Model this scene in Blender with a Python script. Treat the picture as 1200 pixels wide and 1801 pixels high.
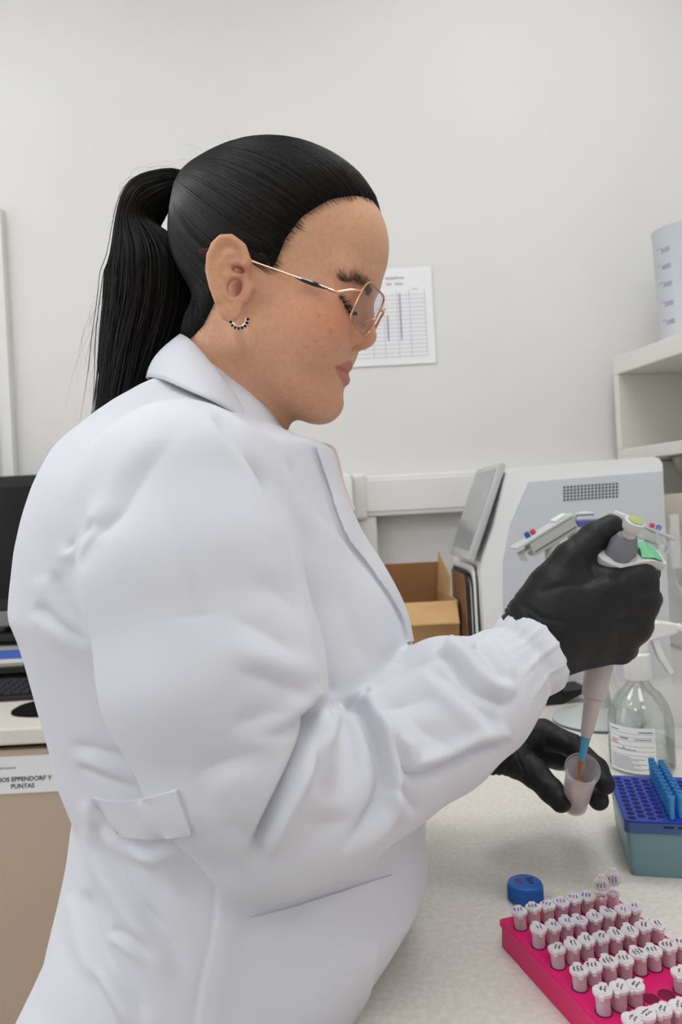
import bpy, bmesh, math, random
import numpy as np
from mathutils import Vector, Matrix
from mathutils.bvhtree import BVHTree

SC = bpy.context.scene
COL = SC.collection
for o in list(bpy.data.objects):
    bpy.data.objects.remove(o)

# ---------------------------------------------------------------- camera
# lens and pose: 26 mm phone lens, held 0.36 m above the bench, rolled 3 degrees
F = 1300.0
ROLL = math.radians(3.0)
BENCH = 0.90
CAM = np.array([0.0, 0.0, BENCH + 0.36])
CR = np.array([math.cos(ROLL), 0.0, -math.sin(ROLL)])
CU = np.array([math.sin(ROLL), 0.0, math.cos(ROLL)])
CB = np.array([0.0, 1.0, 0.0])
cam_d = bpy.data.cameras.new('camera')
cam = bpy.data.objects.new('camera', cam_d)
COL.objects.link(cam)
cam_d.sensor_fit = 'VERTICAL'
cam_d.sensor_height = 36.0
cam_d.sensor_width = 24.0
cam_d.lens = 36.0 * F / 1801.0
cam_d.clip_start = 0.01
cam_d.dof.use_dof = True
cam_d.dof.focus_distance = 0.60
cam_d.dof.aperture_fstop = 9.0
cam.matrix_world = Matrix(((CR[0], CU[0], 0, CAM[0]), (CR[1], CU[1], -1, CAM[1]), (CR[2], CU[2], 0, CAM[2]), (0, 0, 0, 1)))
SC.camera = cam

# ---------------------------------------------------------------- world and ceiling light
w = bpy.data.worlds.new('world')
SC.world = w
w.use_nodes = True
w.node_tree.nodes['Background'].inputs[0].default_value = (0.75, 0.85, 1.0, 1)
w.node_tree.nodes['Background'].inputs[1].default_value = 0.6
PANEL_POWER = 7.3                       # emission strength of the ceiling panels
CEIL = 3.0
PANELS = [(-1.5, -1.4), (0.3, -1.4), (-1.5, -0.1), (0.3, -0.1), (-1.1, 1.05), (0.55, 1.05)]
WINDOW_POWER = 1.7                       # daylight behind the frosted window in the left wall
vs = SC.view_settings
vs.view_transform = 'Standard'
vs.look = 'None'
vs.gamma = 1.0
vs.use_curve_mapping = False
vs.exposure = 0.0


def P(px, py, d):
    """world point seen at photo position (px, py) at distance d in front of the camera"""
    return CAM + CR * ((px - 600.0) / F * d) + CU * (-(py - 900.5) / F * d) + CB * d


def proj(V):
    q = V - CAM
    d = q @ CB
    return 600.0 + F * (q @ CR) / d, 900.5 - F * (q @ CU) / d, d

# ================================================================ helpers: materials
MATS = {}


def srgb(r, g, b):
    def f(c):
        c /= 255.0
        return c / 12.92 if c <= 0.04045 else ((c + 0.055) / 1.055) ** 2.4
    return (f(r), f(g), f(b), 1.0)


def mat(name, col, rough=0.5, metal=0.0, spec=0.5, noise=None, bump=None, trans=0.0, alpha=1.0, ior=1.45,
        sss=0.0, coat=0.0, emit=None, estr=0.0, sheen=0.0, aniso=0.0, vcol=None):
    """noise=(scale, second colour, amount), bump=(scale, strength, distance)"""
    m = bpy.data.materials.new(name)
    m.use_nodes = True
    nt = m.node_tree
    b = nt.nodes['Principled BSDF']
    b.inputs['Base Color'].default_value = col
    b.inputs['Roughness'].default_value = rough
    b.inputs['Metallic'].default_value = metal
    b.inputs['Specular IOR Level'].default_value = spec
    b.inputs['IOR'].default_value = ior
    b.inputs['Transmission Weight'].default_value = trans
    b.inputs['Alpha'].default_value = alpha
    b.inputs['Coat Weight'].default_value = coat
    b.inputs['Sheen Weight'].default_value = sheen
    b.inputs['Anisotropic'].default_value = aniso
    if sss:
        b.inputs['Subsurface Weight'].default_value = sss
        b.inputs['Subsurface Radius'].default_value = (0.9, 0.35, 0.2)
        b.inputs['Subsurface Scale'].default_value = 0.006
    if emit:
        b.inputs['Emission Color'].default_value = emit
        b.inputs['Emission Strength'].default_value = estr
    tc = nt.nodes.new('ShaderNodeTexCoord')
    src = None
    if vcol:
        a = nt.nodes.new('ShaderNodeVertexColor')
        a.layer_name = vcol
        src = a.outputs['Color']
        nt.links.new(src, b.inputs['Base Color'])
    if noise:
        n = nt.nodes.new('ShaderNodeTexNoise')
        n.inputs['Scale'].default_value = noise[0]
        n.inputs['Detail'].default_value = 4
        nt.links.new(tc.outputs['Object'], n.inputs['Vector'])
        mr = nt.nodes.new('ShaderNodeMapRange')
        mr.inputs[1].default_value = 0.35
        mr.inputs[2].default_value = 0.7
        mr.inputs[4].default_value = noise[2]
        nt.links.new(n.outputs['Fac'], mr.inputs[0])
        mx = nt.nodes.new('ShaderNodeMix')
        mx.data_type = 'RGBA'
        nt.links.new(mr.outputs[0], mx.inputs[0])
        mx.inputs[6].default_value = col
        if src:
            nt.links.new(src, mx.inputs[6])
        mx.inputs[7].default_value = noise[1]
        nt.links.new(mx.outputs[2], b.inputs['Base Color'])
    if bump:
        n = nt.nodes.new('ShaderNodeTexNoise')
        n.inputs['Scale'].default_value = bump[0]
        n.inputs['Detail'].default_value = 3
        nt.links.new(tc.outputs['Object'], n.inputs['Vector'])
        bp = nt.nodes.new('ShaderNodeBump')
        bp.inputs['Strength'].default_value = bump[1]
        bp.inputs['Distance'].default_value = bump[2]
        nt.links.new(n.outputs['Fac'], bp.inputs['Height'])
        nt.links.new(bp.outputs['Normal'], b.inputs['Normal'])
    MATS[name] = m
    return m


# ================================================================ helpers: objects
def link(name, me, m=None, parent=None, smooth=False):
    o = bpy.data.objects.new(name, me)
    COL.objects.link(o)
    if m is not None and not me.materials:
        me.materials.append(MATS[m] if isinstance(m, str) else m)
    if smooth:
        me.polygons.foreach_set('use_smooth', np.ones(len(me.polygons), dtype=bool))
    if parent is not None:
        put(o, parent)
    return o


def put(o, parent):
    o.parent = parent
    o.matrix_parent_inverse = parent.matrix_basis.inverted()


def tag(o, label=None, cat=None, group=None, kind=None):
    if label:
        o['label'] = label
    if cat:
        o['category'] = cat
    if group:
        o['group'] = group
    if kind:
        o['kind'] = kind
    return o


def empty(name, loc, label=None, cat=None, group=None, rz=0.0):
    o = bpy.data.objects.new(name, None)
    COL.objects.link(o)
    o.empty_display_size = 0.02
    o.matrix_basis = Matrix.Translation(Vector([float(c) for c in loc])) @ Matrix.Rotation(rz, 4, 'Z')
    return tag(o, label, cat, group)


def mesh_np(name, V, Fc):
    """mesh from numpy arrays; Fc is (n,4) or (n,3), or a list of tuples"""
    me = bpy.data.meshes.new(name)
    if isinstance(Fc, np.ndarray):
        n, k = Fc.shape
        me.vertices.add(len(V))
        me.vertices.foreach_set('co', np.ascontiguousarray(V, dtype=np.float32).ravel())
        me.loops.add(n * k)
        me.loops.foreach_set('vertex_index', np.ascontiguousarray(Fc, dtype=np.int32).ravel())
        me.polygons.add(n)
        me.polygons.foreach_set('loop_start', np.arange(0, n * k, k, dtype=np.int32))
        me.update(calc_edges=True)
        me.validate()
    else:
        me.from_pydata([tuple(map(float, v)) for v in V], [], Fc)
        me.update()
    return me


class MB:
    """collects simple shapes; build() links them as one mesh object"""

    def __init__(s):
        s.v, s.f = [], []

    def add(s, V, Fc):
        n = len(s.v)
        s.v += [tuple(map(float, p)) for p in V]
        s.f += [tuple(int(i) + n for i in f) for f in Fc]
        return s

    def box(s, lo, hi, M=None, bev=0.0):
        lo, hi = np.minimum(lo, hi), np.maximum(lo, hi)
        if bev > 0:
            bm = bmesh.new()
            bmesh.ops.create_cube(bm, size=1.0)
            for v in bm.verts:
                v.co = Vector([lo[i] + (v.co[i] + 0.5) * (hi[i] - lo[i]) for i in range(3)])
            bmesh.ops.bevel(bm, geom=bm.edges[:], offset=bev, segments=2, affect='EDGES', profile=0.6)
            V = [v.co[:] for v in bm.verts]
            bm.verts.index_update()
            Fc = [[v.index for v in f.verts] for f in bm.faces]
            bm.free()
        else:
            V = [(x, y, z) for x in (lo[0], hi[0]) for y in (lo[1], hi[1]) for z in (lo[2], hi[2])]
            Fc = [(0, 1, 3, 2), (4, 6, 7, 5), (0, 4, 5, 1), (2, 3, 7, 6), (0, 2, 6, 4), (1, 5, 7, 3)]
        if M is not None:
            V = [tuple(M @ Vector(v)) for v in V]
        return s.add(V, Fc)

    def lathe(s, prof, n=32, M=None, caps=True):
        """prof: (r, z) rows, bottom to top"""
        V, Fc = [], []
        for r, z in prof:
            for k in range(n):
                a = 2 * math.pi * k / n
                V.append((r * math.cos(a), r * math.sin(a), z))
        for i in range(len(prof) - 1):
            for k in range(n):
                k2 = (k + 1) % n
                Fc.append((i * n + k, i * n + k2, (i + 1) * n + k2, (i + 1) * n + k))
        if caps:
            Fc.append(tuple(range(n - 1, -1, -1)))
            Fc.append(tuple((len(prof) - 1) * n + k for k in range(n)))
        if M is not None:
            V = [tuple(M @ Vector(v)) for v in V]
        return s.add(V, Fc)

    def prism(s, poly, h0, h1, M=None, axis=2):
        """polygon (a,b) extruded along axis from h0 to h1"""
        def mk(a, b, h):
            return (a, b, h) if axis == 2 else ((a, h, b) if axis == 1 else (h, a, b))
        n = len(poly)
        V = [mk(a, b, h0) for a, b in poly] + [mk(a, b, h1) for a, b in poly]
        Fc = [tuple(range(n - 1, -1, -1)), tuple(range(n, 2 * n))]
        Fc += [(i, (i + 1) % n, n + (i + 1) % n, n + i) for i in range(n)]
        if M is not None:
            V = [tuple(M @ Vector(v)) for v in V]
        return s.add(V, Fc)

    def tube(s, pts, r, n=8, closed=False):
        pts = np.array(pts, float)
        m = len(pts)
        r = np.broadcast_to(np.array(r, float), (m,))
        V, Fc = [], []
        T = np.gradient(pts, axis=0)
        if closed:
            T = np.roll(pts, -1, 0) - np.roll(pts, 1, 0)
        T /= np.linalg.norm(T, axis=1)[:, None] + 1e-12
        ref = np.array([0, 0, 1.0]) if abs(T[0][2]) < 0.9 else np.array([1.0, 0, 0])
        u = np.cross(T[0], ref)
        u /= np.linalg.norm(u)
        for i in range(m):
            u = u - T[i] * (u @ T[i])
            u /= np.linalg.norm(u) + 1e-12
            v = np.cross(T[i], u)
            for k in range(n):
                a = 2 * math.pi * k / n
                V.append(pts[i] + r[i] * (math.cos(a) * u + math.sin(a) * v))
        for i in range(m if closed else m - 1):
            j = (i + 1) % m
            for k in range(n):
                k2 = (k + 1) % n
                Fc.append((i * n + k, i * n + k2, j * n + k2, j * n + k))
        if not closed:
            Fc.append(tuple(range(n - 1, -1, -1)))
            Fc.append(tuple((m - 1) * n + k for k in range(n)))
        return s.add(V, Fc)

    def build(s, name, m, parent=None, smooth=False, fix=True):
        me = bpy.data.meshes.new(name)
        me.from_pydata(s.v, [], s.f)
        if fix:
            bm = bmesh.new()
            bm.from_mesh(me)
            bmesh.ops.recalc_face_normals(bm, faces=bm.faces[:])
            bm.to_mesh(me)
            bm.free()
        me.update()
        if smooth:
            o = link(name, me, m, parent, True)
            me.set_sharp_from_angle(angle=math.radians(40))
            return o
        return link(name, me, m, parent)


def frame(origin, zdir, xhint=(1, 0, 0)):
    """4x4 matrix whose local z is zdir and local x is close to xhint"""
    z = Vector([float(c) for c in zdir]).normalized()
    x = Vector(xhint)
    x = (x - z * x.dot(z)).normalized()
    y = z.cross(x)
    o = [float(c) for c in origin]
    return Matrix(((x[0], y[0], z[0], o[0]), (x[1], y[1], z[1], o[1]), (x[2], y[2], z[2], o[2]), (0, 0, 0, 1)))


def text_mesh(txt, size, depth=0.0002, align='LEFT', bold=0.0):
    cu = bpy.data.curves.new('txt', 'FONT')
    cu.body = txt
    cu.size = size
    cu.extrude = depth
    cu.offset = bold
    cu.align_x = align
    cu.resolution_u = 3
    o = bpy.data.objects.new('txt', cu)
    COL.objects.link(o)
    me = bpy.data.meshes.new_from_object(o.evaluated_get(bpy.context.evaluated_depsgraph_get()))
    bpy.data.objects.remove(o)
    bpy.data.curves.remove(cu)
    return me


def text_obj(name, txt, size, M, m, parent=None, align='LEFT', bold=0.0, depth=0.0002):
    me = text_mesh(txt, size, depth, align, bold)
    me.transform(M)
    return link(name, me, m, parent)


def spline(pts, n):
    """Catmull-Rom through pts (k,d), n samples"""
    p = np.array(pts, float)
    k = len(p)
    pe = np.vstack([2 * p[0] - p[1], p, 2 * p[-1] - p[-2]])
    t = np.linspace(0, k - 1, n)
    i = np.clip(t.astype(int), 0, k - 2)
    f = (t - i)[:, None]
    a, b, c, d = pe[i], pe[i + 1], pe[i + 2], pe[i + 3]
    return 0.5 * ((2 * b) + (c - a) * f + (2 * a - 5 * b + 4 * c - d) * f ** 2 + (-a + 3 * b - 3 * c + d) * f ** 3)


# ================================================================ helpers: smooth solids (distance fields)
def sstep(x, a, b):
    t = np.clip((x - a) / (b - a), 0, 1)
    return t * t * (3 - 2 * t)


def smin(a, b, k):
    h = np.clip(0.5 + 0.5 * (b - a) / k, 0, 1)
    return b * (1 - h) + a * h - k * h * (1 - h)


def smax(a, b, k):
    return -smin(-a, -b, k)


def d_cone(X, Y, Z, a, b, ra, rb):
    a = np.array(a, np.float32)
    b = np.array(b, np.float32)
    ba = b - a
    l2 = float(ba @ ba) + 1e-12
    t = np.clip(((X - a[0]) * ba[0] + (Y - a[1]) * ba[1] + (Z - a[2]) * ba[2]) / l2, 0, 1)
    return np.sqrt((X - a[0] - t * ba[0]) ** 2 + (Y - a[1] - t * ba[1]) ** 2 + (Z - a[2] - t * ba[2]) ** 2) - (ra + t * (rb - ra))


def d_ell(X, Y, Z, c, r):
    x, y, z = (X - c[0]) / r[0], (Y - c[1]) / r[1], (Z - c[2]) / r[2]
    k0 = np.sqrt(x * x + y * y + z * z)
    k1 = np.sqrt((x / r[0]) ** 2 + (y / r[1]) ** 2 + (z / r[2]) ** 2) + 1e-9
    return k0 * (k0 - 1) / k1


def poly_d(x, y, pts, closed=True):
    """signed distance (negative inside) to polygon, or unsigned distance to an open polyline"""
    pts = np.array(pts, float)
    d = np.full(np.broadcast(x, y).shape, 1e9, np.float32)
    s = np.ones(d.shape, np.float32)
    n = len(pts)
    for i in range(n if closed else n - 1):
        a, b = pts[i], pts[(i + 1) % n]
        e = b - a
        wx, wy = x - a[0], y - a[1]
        t = np.clip((wx * e[0] + wy * e[1]) / (e @ e + 1e-12), 0, 1)
        d = np.minimum(d, (wx - t * e[0]) ** 2 + (wy - t * e[1]) ** 2)
        if closed:
            c1 = y >= a[1]
            c2 = y < b[1]
            c3 = e[0] * wy > e[1] * wx
            flip = (c1 & c2 & c3) | (~c1 & ~c2 & ~c3)
            s = np.where(flip, -s, s)
    d = np.sqrt(d)
    return s * d if closed else d


class Field:
    def __init__(s, lo, hi, h):
        s.lo = np.array(lo, float)
        s.h = h
        s.n = np.ceil((np.array(hi, float) - s.lo) / h).astype(int) + 1
        s.D = np.full(s.n, 1e3, np.float32)
        s.ax = [(s.lo[i] + h * np.arange(s.n[i])).astype(np.float32) for i in range(3)]

    def sub(s, lo, hi):
        i0 = np.clip(np.floor((np.array(lo) - s.lo) / s.h).astype(int), 0, s.n)
        i1 = np.clip(np.ceil((np.array(hi) - s.lo) / s.h).astype(int) + 1, 0, s.n)
        sl = tuple(slice(a, b) for a, b in zip(i0, i1))
        X = s.ax[0][sl[0]][:, None, None]
        Y = s.ax[1][sl[1]][None, :, None]
        Z = s.ax[2][sl[2]][None, None, :]
        return sl, X, Y, Z

    def op(s, fn, lo, hi, k, mode='add'):
        sl, X, Y, Z = s.sub(lo, hi)
        if 0 in s.D[sl].shape:
            return
        d = fn(X, Y, Z)
        if mode == 'add':
            s.D[sl] = smin(s.D[sl], d, k) if k > 0 else np.minimum(s.D[sl], d)
        else:
            s.D[sl] = smax(s.D[sl], -d, k) if k > 0 else np.maximum(s.D[sl], -d)

    def cone(s, a, b, ra, rb, k=0.0, mode='add'):
        a, b = np.array(a, float), np.array(b, float)
        m = max(ra, rb) + 2 * k + 4 * s.h
        s.op(lambda X, Y, Z: d_cone(X, Y, Z, a, b, ra, rb), np.minimum(a, b) - m, np.maximum(a, b) + m, k, mode)

    def chain(s, pts, k=0.0, mode='add'):
        """pts rows (x,y,z,r)"""
        for p, q in zip(pts[:-1], pts[1:]):
            s.cone(p[:3], q[:3], p[3], q[3], k, mode)

    def ell(s, c, r, k=0.0, mode='add'):
        c, r = np.array(c, float), np.array(r, float)
        m = 2 * k + 4 * s.h
        s.op(lambda X, Y, Z: d_ell(X, Y, Z, c, r), c - r - m, c + r + m, k, mode)

    def sample(s, V):
        g = np.clip((V - s.lo) / s.h, 0, np.array(s.n) - 1.001)
        i = g.astype(int)
        f = g - i
        out = 0
        for dx in (0, 1):
            for dy in (0, 1):
                for dz in (0, 1):
                    wgt = (f[:, 0] if dx else 1 - f[:, 0]) * (f[:, 1] if dy else 1 - f[:, 1]) * (f[:, 2] if dz else 1 - f[:, 2])
                    out = out + wgt * s.D[i[:, 0] + dx, i[:, 1] + dy, i[:, 2] + dz]
        return out

    def grad(s, V):
        e = s.h
        g = np.stack([s.sample(V + d) - s.sample(V - d) for d in np.eye(3) * e], 1)
        return g / (np.linalg.norm(g, axis=1)[:, None] + 1e-9)

    def mesh(s):
        D = s.D
        ins = D < 0
        nx, ny, nz = (np.array(D.shape) - 1)
        cnt = np.zeros((nx, ny, nz), np.int8)
        for a in (0, 1):
            for b in (0, 1):
                for c in (0, 1):
                    cnt += ins[a:nx + a, b:ny + b, c:nz + c]
        act = (cnt > 0) & (cnt < 8)
        ijk = np.argwhere(act)
        idx = np.full((nx, ny, nz), -1, np.int32)
        idx[act] = np.arange(len(ijk))
        cor = np.array([(a, b, c) for a in (0, 1) for b in (0, 1) for c in (0, 1)])
        vals = np.stack([D[ijk[:, 0] + a, ijk[:, 1] + b, ijk[:, 2] + c] for a, b, c in cor], 1)
        acc = np.zeros((len(ijk), 3))
        num = np.zeros(len(ijk))
        for i in range(8):
            for j in range(i + 1, 8):
                if np.abs(cor[i] - cor[j]).sum() != 1:
                    continue
                m = (vals[:, i] < 0) != (vals[:, j] < 0)
                t = vals[:, i] / (vals[:, i] - vals[:, j] + 1e-20)
                p = cor[i] + t[:, None] * (cor[j] - cor[i])
                acc[m] += p[m]
                num[m] += 1
        V = s.lo + s.h * (ijk + acc / num[:, None])
        Q = []
        for ax in range(3):
            o1, o2 = [(1, 2), (2, 0), (0, 1)][ax]
            sl0 = [slice(None)] * 3
            sl1 = [slice(None)] * 3
            sl0[ax] = slice(0, -1)
            sl1[ax] = slice(1, None)
            a = ins[tuple(sl0)]
            b = ins[tuple(sl1)]
            for flag, rev in ((a & ~b, False), (~a & b, True)):
                e = np.argwhere(flag)
                ok = (e[:, o1] > 0) & (e[:, o2] > 0) & (e[:, o1] < idx.shape[o1]) & (e[:, o2] < idx.shape[o2])
                e = e[ok]

                def cell(d1, d2):
                    c = e.copy()
                    c[:, o1] -= d1
                    c[:, o2] -= d2
                    return idx[c[:, 0], c[:, 1], c[:, 2]]
                q = np.stack([cell(1, 1), cell(0, 1), cell(0, 0), cell(1, 0)], 1)
                Q.append(q[:, ::-1] if rev else q)
        Q = np.vstack(Q)
        Q = Q[(Q >= 0).all(1)]
        return V, Q


def np_mesh(me):
    V = np.empty(len(me.vertices) * 3, np.float32)
    me.vertices.foreach_get('co', V)
    N = np.empty(len(me.vertices) * 3, np.float32)
    me.vertices.foreach_get('normal', N)
    return V.reshape(-1, 3).astype(float), N.reshape(-1, 3).astype(float)


def set_co(me, V):
    me.vertices.foreach_set('co', np.ascontiguousarray(V, dtype=np.float32).ravel())
    me.update()


def subdiv(me, lv=1):
    o = bpy.data.objects.new('tmp', me)
    COL.objects.link(o)
    md = o.modifiers.new('s', 'SUBSURF')
    md.levels = lv
    me2 = bpy.data.meshes.new_from_object(o.evaluated_get(bpy.context.evaluated_depsgraph_get()))
    bpy.data.objects.remove(o)
    return me2


def smooth_np(V, Q, it=1, lam=0.5):
    """laplacian smoothing of a quad mesh"""
    e = np.vstack([Q[:, [0, 1]], Q[:, [1, 2]], Q[:, [2, 3]], Q[:, [3, 0]]])
    e = np.vstack([e, e[:, ::-1]])
    cnt = np.bincount(e[:, 0], minlength=len(V))[:, None] + 1e-9
    for _ in range(it):
        S = np.stack([np.bincount(e[:, 0], weights=V[e[:, 1], i], minlength=len(V)) for i in range(3)], 1) / cnt
        V = V + lam * (S - V)
    return V


def point_colors(me, rgb, name='Col'):
    a = me.color_attributes.new(name, 'FLOAT_COLOR', 'POINT')
    c = np.ones((len(rgb), 4), np.float32)
    c[:, :3] = rgb
    a.data.foreach_set('color', c.ravel())


def strands(paths, radius, n_side=3):
    """paths (N, M, 3) -> one mesh of thin tapering tubes; radius (N,) or scalar"""
    N, M, _ = paths.shape
    T = np.gradient(paths, axis=1)
    T /= np.linalg.norm(T, axis=2, keepdims=True) + 1e-12
    ref = np.array([0.31, 0.87, 0.38])
    u = np.cross(T, ref)
    u /= np.linalg.norm(u, axis=2, keepdims=True) + 1e-12
    v = np.cross(T, u)
    ts = np.linspace(0, 1, M)
    prof = np.minimum(np.minimum(1.0, 0.25 + 4 * (1 - ts)), 0.22 + 5 * ts)[None, :, None]
    r = np.broadcast_to(np.asarray(radius, float).reshape(-1, 1, 1), (N, 1, 1)) * prof
    rings = [paths + r * (math.cos(2 * math.pi * k / n_side) * u + math.sin(2 * math.pi * k / n_side) * v) for k in range(n_side)]
    V = np.stack(rings, 2).reshape(-1, 3)
    base = (np.arange(N)[:, None] * M + np.arange(M - 1)[None, :]).ravel() * n_side
    Q = np.vstack([np.stack([base + k, base + (k + 1) % n_side, base + n_side + (k + 1) % n_side, base + n_side + k], 1) for k in range(n_side)])
    return V, Q

# ================================================================ the room
mat('wall', srgb(224, 223, 220), rough=0.75, spec=0.25, noise=(3, srgb(220, 219, 217), 0.6), bump=(160, 0.05, 0.001))
mat('ceiling', srgb(240, 240, 238), rough=0.9)
mat('floor', srgb(188, 186, 180), rough=0.4, noise=(30, srgb(170, 168, 162), 0.6))
mat('lamp_frame', srgb(235, 235, 235), rough=0.4)
mat('lamp_glow', (1, 1, 1, 1), emit=(0.97, 0.985, 1.0, 1), estr=PANEL_POWER)
WALL_Y = 1.95
RX0, RX1, RY0 = -2.6, 1.30, -2.6


def struct(name, m, lo, hi, label=None):
    o = MB().box(lo, hi).build(name, m)
    o['kind'] = 'structure'
    if label:
        tag(o, label, name.split('_')[0])
    return o


struct('floor', 'floor', (RX0, RY0, -0.05), (RX1, WALL_Y, 0.0), 'pale vinyl laboratory floor')
struct('ceiling', 'ceiling', (RX0, RY0, CEIL), (RX1, WALL_Y, CEIL + 0.08), 'white laboratory ceiling')
struct('wall_back', 'wall', (RX0 - 0.1, WALL_Y, 0), (RX1 + 0.1, WALL_Y + 0.1, CEIL + 0.08), 'off-white painted wall behind the woman')
struct('wall_left', 'wall', (RX0 - 0.1, RY0, 0), (RX0, WALL_Y, CEIL + 0.08), 'off-white painted side wall at far left')
mat('daylight_pane', (1, 1, 1, 1), emit=(0.92, 0.94, 1.0, 1), estr=WINDOW_POWER)
wf = struct('window_2', 'lamp_frame', (RX0, -1.45, 0.95), (RX0 + 0.03, 1.25, 2.45), 'large frosted daylight window in the left wall')
for k in range(3):
    y0_ = -1.40 + 0.88 * k
    MB().box((RX0 + 0.028, y0_, 1.0), (RX0 + 0.034, y0_ + 0.84, 2.40)).build('pane', 'daylight_pane', wf)
struct('wall_right', 'wall', (RX1, RY0, 0), (RX1 + 0.1, WALL_Y, CEIL + 0.08), 'off-white painted side wall behind the shelf unit')
struct('wall_front', 'wall', (RX0 - 0.1, RY0 - 0.1, 0), (RX1 + 0.1, RY0, CEIL + 0.08), 'off-white painted wall behind the photographer')
for i, (x, y) in enumerate(PANELS):
    e = empty('ceiling_light', (x, y, CEIL), 'square white ceiling light panel over the %s of the room' % ['rear window side', 'rear bench side', 'middle window side', 'middle bench side', 'wall end, window side', 'wall end, bench side'][i], 'ceiling light', 'ceiling light panels')
    mb = MB()
    for a, b in (((-.33, -.33), (.33, -.30)), ((-.33, .30), (.33, .33)), ((-.33, -.30), (-.30, .30)), ((.30, -.30), (.33, .30))):
        mb.box((x + a[0], y + a[1], CEIL - 0.025), (x + b[0], y + b[1], CEIL))
    mb.build('lamp_frame', 'lamp_frame', e)
    MB().box((x - .30, y - .30, CEIL - 0.015), (x + .30, y + .30, CEIL)).build('diffuser', 'lamp_glow', e)

# ================================================================ the person: head and neck
# head frame in millimetres: x forward, y to her left (away from the camera), z up
PITCH, YAW = math.radians(19.0), math.radians(8.0)
HO = P(456, 520, 0.65)
_f0 = np.array([math.cos(YAW), -math.sin(YAW), 0.0])
_l0 = np.array([math.sin(YAW), math.cos(YAW), 0.0])
_u0 = np.array([0, 0, 1.0])
HM = np.stack([_f0 * math.cos(PITCH) - _u0 * math.sin(PITCH), _l0, _u0 * math.cos(PITCH) + _f0 * math.sin(PITCH)], 1)


def h2w(p):
    return HO + (np.asarray(p, float) * 0.001) @ HM.T


def w2h(p):
    return ((np.asarray(p, float) - HO) @ HM) * 1000.0


def hloc(px, py, yl):
    """head-frame point on the line of sight of a photo position, at lateral offset yl"""
    a = w2h(CAM)
    b = w2h(P(px, py, 1.0)) - a
    return a + b * ((yl - a[1]) / b[1])


# ear outline in the head's side plane (x, z)
EAR = [(12, 3), (8, 12), (2, 19), (-6, 22), (-13, 19), (-18, 11), (-19, 1), (-17, -10), (-12, -20), (-6, -29), (-1, -36), (4, -40), (9, -39), (12, -34), (13, -26), (14, -14)]


def ear_n(X, S):
    return (S - (73.5 + np.clip(12.0 - X, 0, 40) * 0.42)) * 0.9


def head_base(X, Y, Z):
    """skull, face mass, jaw and neck (used for the skin and for the hair)"""
    S = np.abs(Y)
    d = d_ell(X, Y, Z, (5, 0, 51), (93, 75, 75.5))
    d = smin(d, d_ell(X, S, Z, (42, 0, -12), (53, 63, 70)), 22)
    # temples and the side of the head in front of and behind the ears
    d = smin(d, d_ell(X, S, Z, (10, 0, 2), (46, 70.5, 58)), 14)
    # full cheeks, cheek bones and jaw
    d = smin(d, d_ell(X, S, Z, (60, 40, -22), (31, 25, 34)), 16)
    d = smin(d, d_cone(X, S, Z, (20, 49, -46), (76, 12, -74), 17, 17), 18)
    d = smin(d, d_ell(X, S, Z, (48, 0, -70), (40, 43, 24)), 18)
    # neck
    d = smin(d, d_cone(X, S * 1.04, Z, (0, 0, -45), (3, 0, -175), 52, 58), 12)
    return d


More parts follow.
